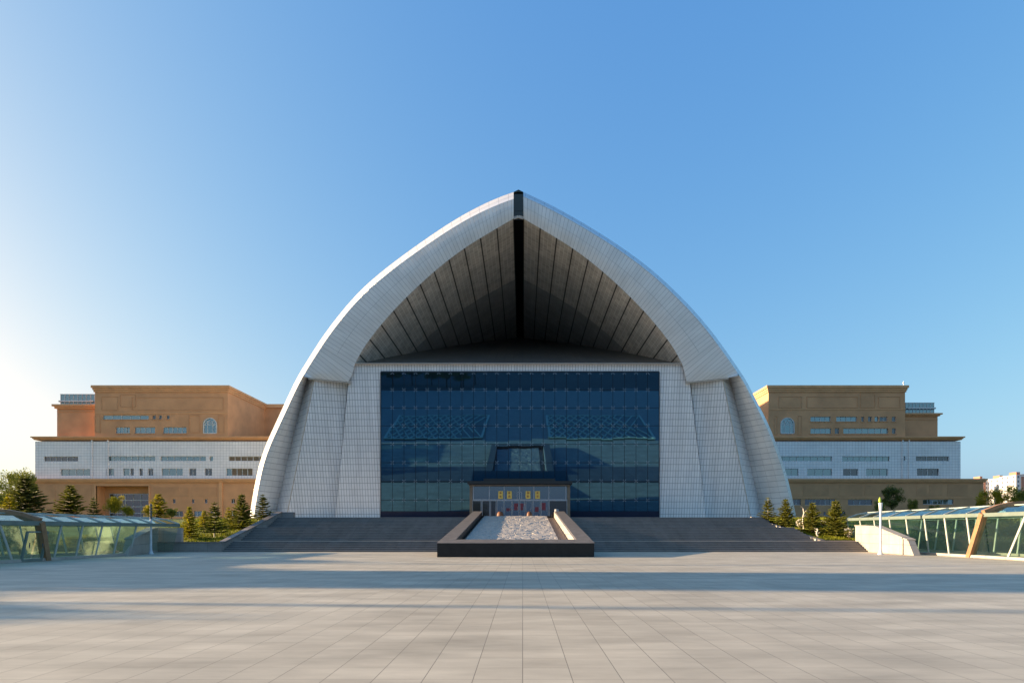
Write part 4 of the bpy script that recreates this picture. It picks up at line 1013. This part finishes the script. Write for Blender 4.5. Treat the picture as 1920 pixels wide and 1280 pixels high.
# pale flowering shrubs
def flower_shrub(X, Y, y, r_, label, seed):
    rnd = random.Random(seed); x = (X-VX)/F*y; z0 = lawnz(y, 1); zc = EYE+(VY-Y)/F*y
    r = thing('flowering_shrub', label, 'shrub', (x, y, z0)); fl_ = MB(); lf = MB(); st_ = MB()
    for k in range(6): a = rnd.random()*6.28; st_.tube((x,y,z0-.1), (x+math.cos(a)*r_*.6, y+math.sin(a)*r_*.6, zc+r_*.4*rnd.random()), .02, .008, 4)
    for k in range(260):
        v = Vector((rnd.gauss(0,1),rnd.gauss(0,1),rnd.gauss(0,1))).normalized()*r_*rnd.random()**.4; p = Vector((x,y,zc))+v
        a = Vector((rnd.gauss(0,1),rnd.gauss(0,1),rnd.gauss(0,1))).normalized()*.07; b = a.cross(Vector((rnd.gauss(0,1),rnd.gauss(0,1),1))).normalized()*.06
        (fl_ if k % 5 < 3 else lf).face([p-a, p+b, p+a, p-b])
    child(st_, 'stems', M['bark'], r); child(fl_, 'blossom', M['palebark'], r); child(lf, 'leaves', M['spruce'], r)
flower_shrub(1500, 980, 57.6, .40, 'pale blossoming shrub at the foot of the tall bare sapling', 1)
flower_shrub(1592, 997, 53.8, .42, 'pale blossoming shrub right of the largest right spruce', 2)
flower_shrub(1544, 980, 56.0, .26, 'small pale blossoming shrub between the two right hand spruces', 3)
# grass tufts over the banks: one uncountable mass
gt = MB(); rnd = random.Random(11)
for k in range(26000):
    sd = rnd.choice((-1, 1)); y = (51.3 if sd < 0 else 53.3)+rnd.random()**1.2*13; x = sd*(26.1+rnd.random()**1.3*9)
    if sd < 0 and y < 52.6 and False: continue
    z = lawnz(y, sd)-.02; hh = .10+.20*rnd.random(); a = rnd.random()*6.28; w = .035
    gt.face([(x-math.cos(a)*w, y-math.sin(a)*w, z), (x+math.cos(a)*w, y+math.sin(a)*w, z), (x+rnd.gauss(0,.06), y+rnd.gauss(0,.06), z+hh)])
tag(gt.build('bank_grass', M['grassleaf']), 'green grass and ground cover on the banks beside the stairs', 'grass', kind='stuff')

# ------------------------------------------------------------------ apartment towers far right
GA = 'apartment towers far behind the right annex'
for n_, (X0, X1, Yt, y, lb) in enumerate(((1838, 1861, 898, 420, 'pale apartment tower nearest the right annex'), (1862, 1873, 902, 500, 'narrow grey apartment tower in the gap, farthest back'), (1874, 1904, 896, 430, 'middle wide pale apartment tower on the right horizon'), (1905, 1940, 890, 400, 'tallest pale apartment tower at the right picture edge'))):
    x0, x1 = (X0-VX)/F*y, (X1-VX)/F*y; zt = EYE+(VY-Yt)/F*y
    r = thing('apartment_tower', lb, 'building', ((x0+x1)/2, y, 0), GA); mb = MB(); w = x1-x0
    mb.box(x0, x0+w*.62, y, y+14, 0, zt); mb.box(x0+w*.62, x1, y+3, y+16, 0, zt-1.5); child(mb, 'walls', M['towerwhite'], r)
    mb = MB(); mb.box(x0+w*.15, x0+w*.35, y+2, y+8, zt, zt+2.2); mb.box(x0+w*.7, x0+w*.85, y+5, y+9, zt-1.5, zt+1); mb.box(x0+w*.28, x0+w*.42, y-.25, y, 0, zt-1); child(mb, 'roof_boxes', M['towerred'], r)
    fl = int(zt/3)
    mb = MB()
    for f in range(fl):
        for q in (.08, .46, .70, .86):
            yy = y if q < .6 else y+3
            mb.box(x0+w*q, x0+w*(q+.09), yy-.08, yy, 1+f*3, 2.5+f*3)
        for q in (.15, .5, .8): mb.box(x0-.08, x0, y+14*q-.8, y+14*q+.8, 1+f*3, 2.5+f*3)
    child(mb, 'windows', M['towerwin'], r)

# ------------------------------------------------------------------ off to the left and behind: what casts the long shadows and shows in the mirror glass
GS = 'trees left of the plaza, outside the picture'
spec = [(-60,46,9.0,3.0),(-58,39,8.6,2.2),(-51,44,6.4,2.6)] + [(-49.5+1.5*math.sin(k*2.3), 13.2+2.15*k, 7.1+.7*math.sin(k*1.9), 2.4) for k in range(13)]
for k, (x, y, h, r_) in enumerate(spec):
    tree('b' if k % 2 else 'b2', x, y, 0, h, r_, 'leafy tree in the row beyond the left edge of the plaza', GS, name='leafy_tree', mleaf='leaf')
tw = thing('shadow_band_tower', 'tall narrow tan tower added unseen left of the plaza to cast a shadow band', 'building', (-92, 29, 0))  # unseen tower, added and sized to throw the shadow band across the plaza
mb = MB(); mb.box(-98, -90, 25.0, 32.4, 0, 28); child(mb, 'walls', M['brown'], tw)
mb = MB(); mb.box(-98.4, -89.6, 24.6, 32.8, 28.003, 28.8); child(mb, 'cornice', M['browntrim'], tw)
for k in range(8): mb = MB(); mb.box(-90, -89.95, 27.5, 29.9, 2+k*3.2, 3.6+k*3.2); child(mb, 'window', M['winglassdark'], tw)
ob = thing('shading_block', 'long tan block added unseen left of the plaza, behind the camera, to shade the paving', 'building', (-110, -50, 0))  # unseen mass added to shade the paving that the upper glass mirrors
mb = MB(); mb.box(-125, -105, -260, 9, 0, 42); child(mb, 'walls', M['brown'], ob)
mb = MB(); mb.box(-125.5, -104.5, -260.5, 9.5, 42.003, 43); child(mb, 'cornice', M['browntrim'], ob)
for k in range(11):
    for q in range(2): mb = MB(); mb.box(-105, -104.95, -100+k*9.6, -94+k*9.6, 3+q*18, 17+q*18); child(mb, 'window', M['winglassdark'], ob)
GP = 'flag poles left of the plaza, outside the picture'
for y, x, h, rr in ((36.6, -70, 17, .22), (18.6, -66, 16.5, .2)):
    mb = MB(); mb.tube((x,y,0),(x,y,h),rr,rr*.7,8); mb.tube((x,y,h),(x,y,h+.3),.25,.05,8)
    tag(mb.build('mast', M['polemetal']), 'tall steel mast beyond the left edge of the plaza', 'mast', GP)
for k, (xa, xb_) in enumerate(((-31.0, -9.4), (7.0, 31.5))):
    sk = thing('plaza_skylight', 'flat latticed skylight seen mirrored in the %s half of the glass wall' % ('left' if k == 0 else 'right'), 'skylight', ((xa+xb_)/2, -20, 0), 'latticed skylights behind the camera')
    ya, yb = -42.0, 3.0 - 2.0
    if k == 0: C_ = [(-34, yb), (-10.4, yb), (-10.6, ya), (-39, ya)]
    else: C_ = [(6.5, yb), (32.7, yb), (37, ya), (7.5, ya)]
    mb = MB(); mb.hexa([Vector((*c, .01)) for c in C_] + [Vector((*c, .35)) for c in C_]); child(mb, 'panes', M['skylight'], sk)
    mb = MB(); c = [Vector((*c, .42)) for c in C_]
    for i in range(4): mb.bar(c[i], c[(i+1)%4], .55, .2)
    n = 12
    for i in range(n+1):
        for lo, hi in (((i-4)/n, (i+0)/n), ((i+0)/n, (i-4)/n)):
            lo2, hi2 = max(0, min(1, lo)), max(0, min(1, hi))
            t0 = 0 if lo == lo2 else abs(lo2-lo)/(4/n); t1 = 1 if hi == hi2 else 1-abs(hi-hi2)/(4/n)
            if t1 <= t0: continue
            A_ = c[0].lerp(c[1], lo2).lerp(c[3].lerp(c[2], lo2), t0); B_ = c[0].lerp(c[1], hi2).lerp(c[3].lerp(c[2], hi2), t1)
            mb.bar(A_, B_, .34, .15)
    child(mb, 'lattice', M['skyframe'], sk)
for k in range(11):
    x = -105 + k*8.4 + random.gauss(0, 1.5); tree('b' if k % 2 else 'b2', x, -150+random.gauss(0, 4), 0, 12+random.gauss(0, 2), 5.5, 'leafy tree in the belt beyond the plaza behind the camera', 'tree belt behind the camera', name='leafy_tree', mleaf='leaf')
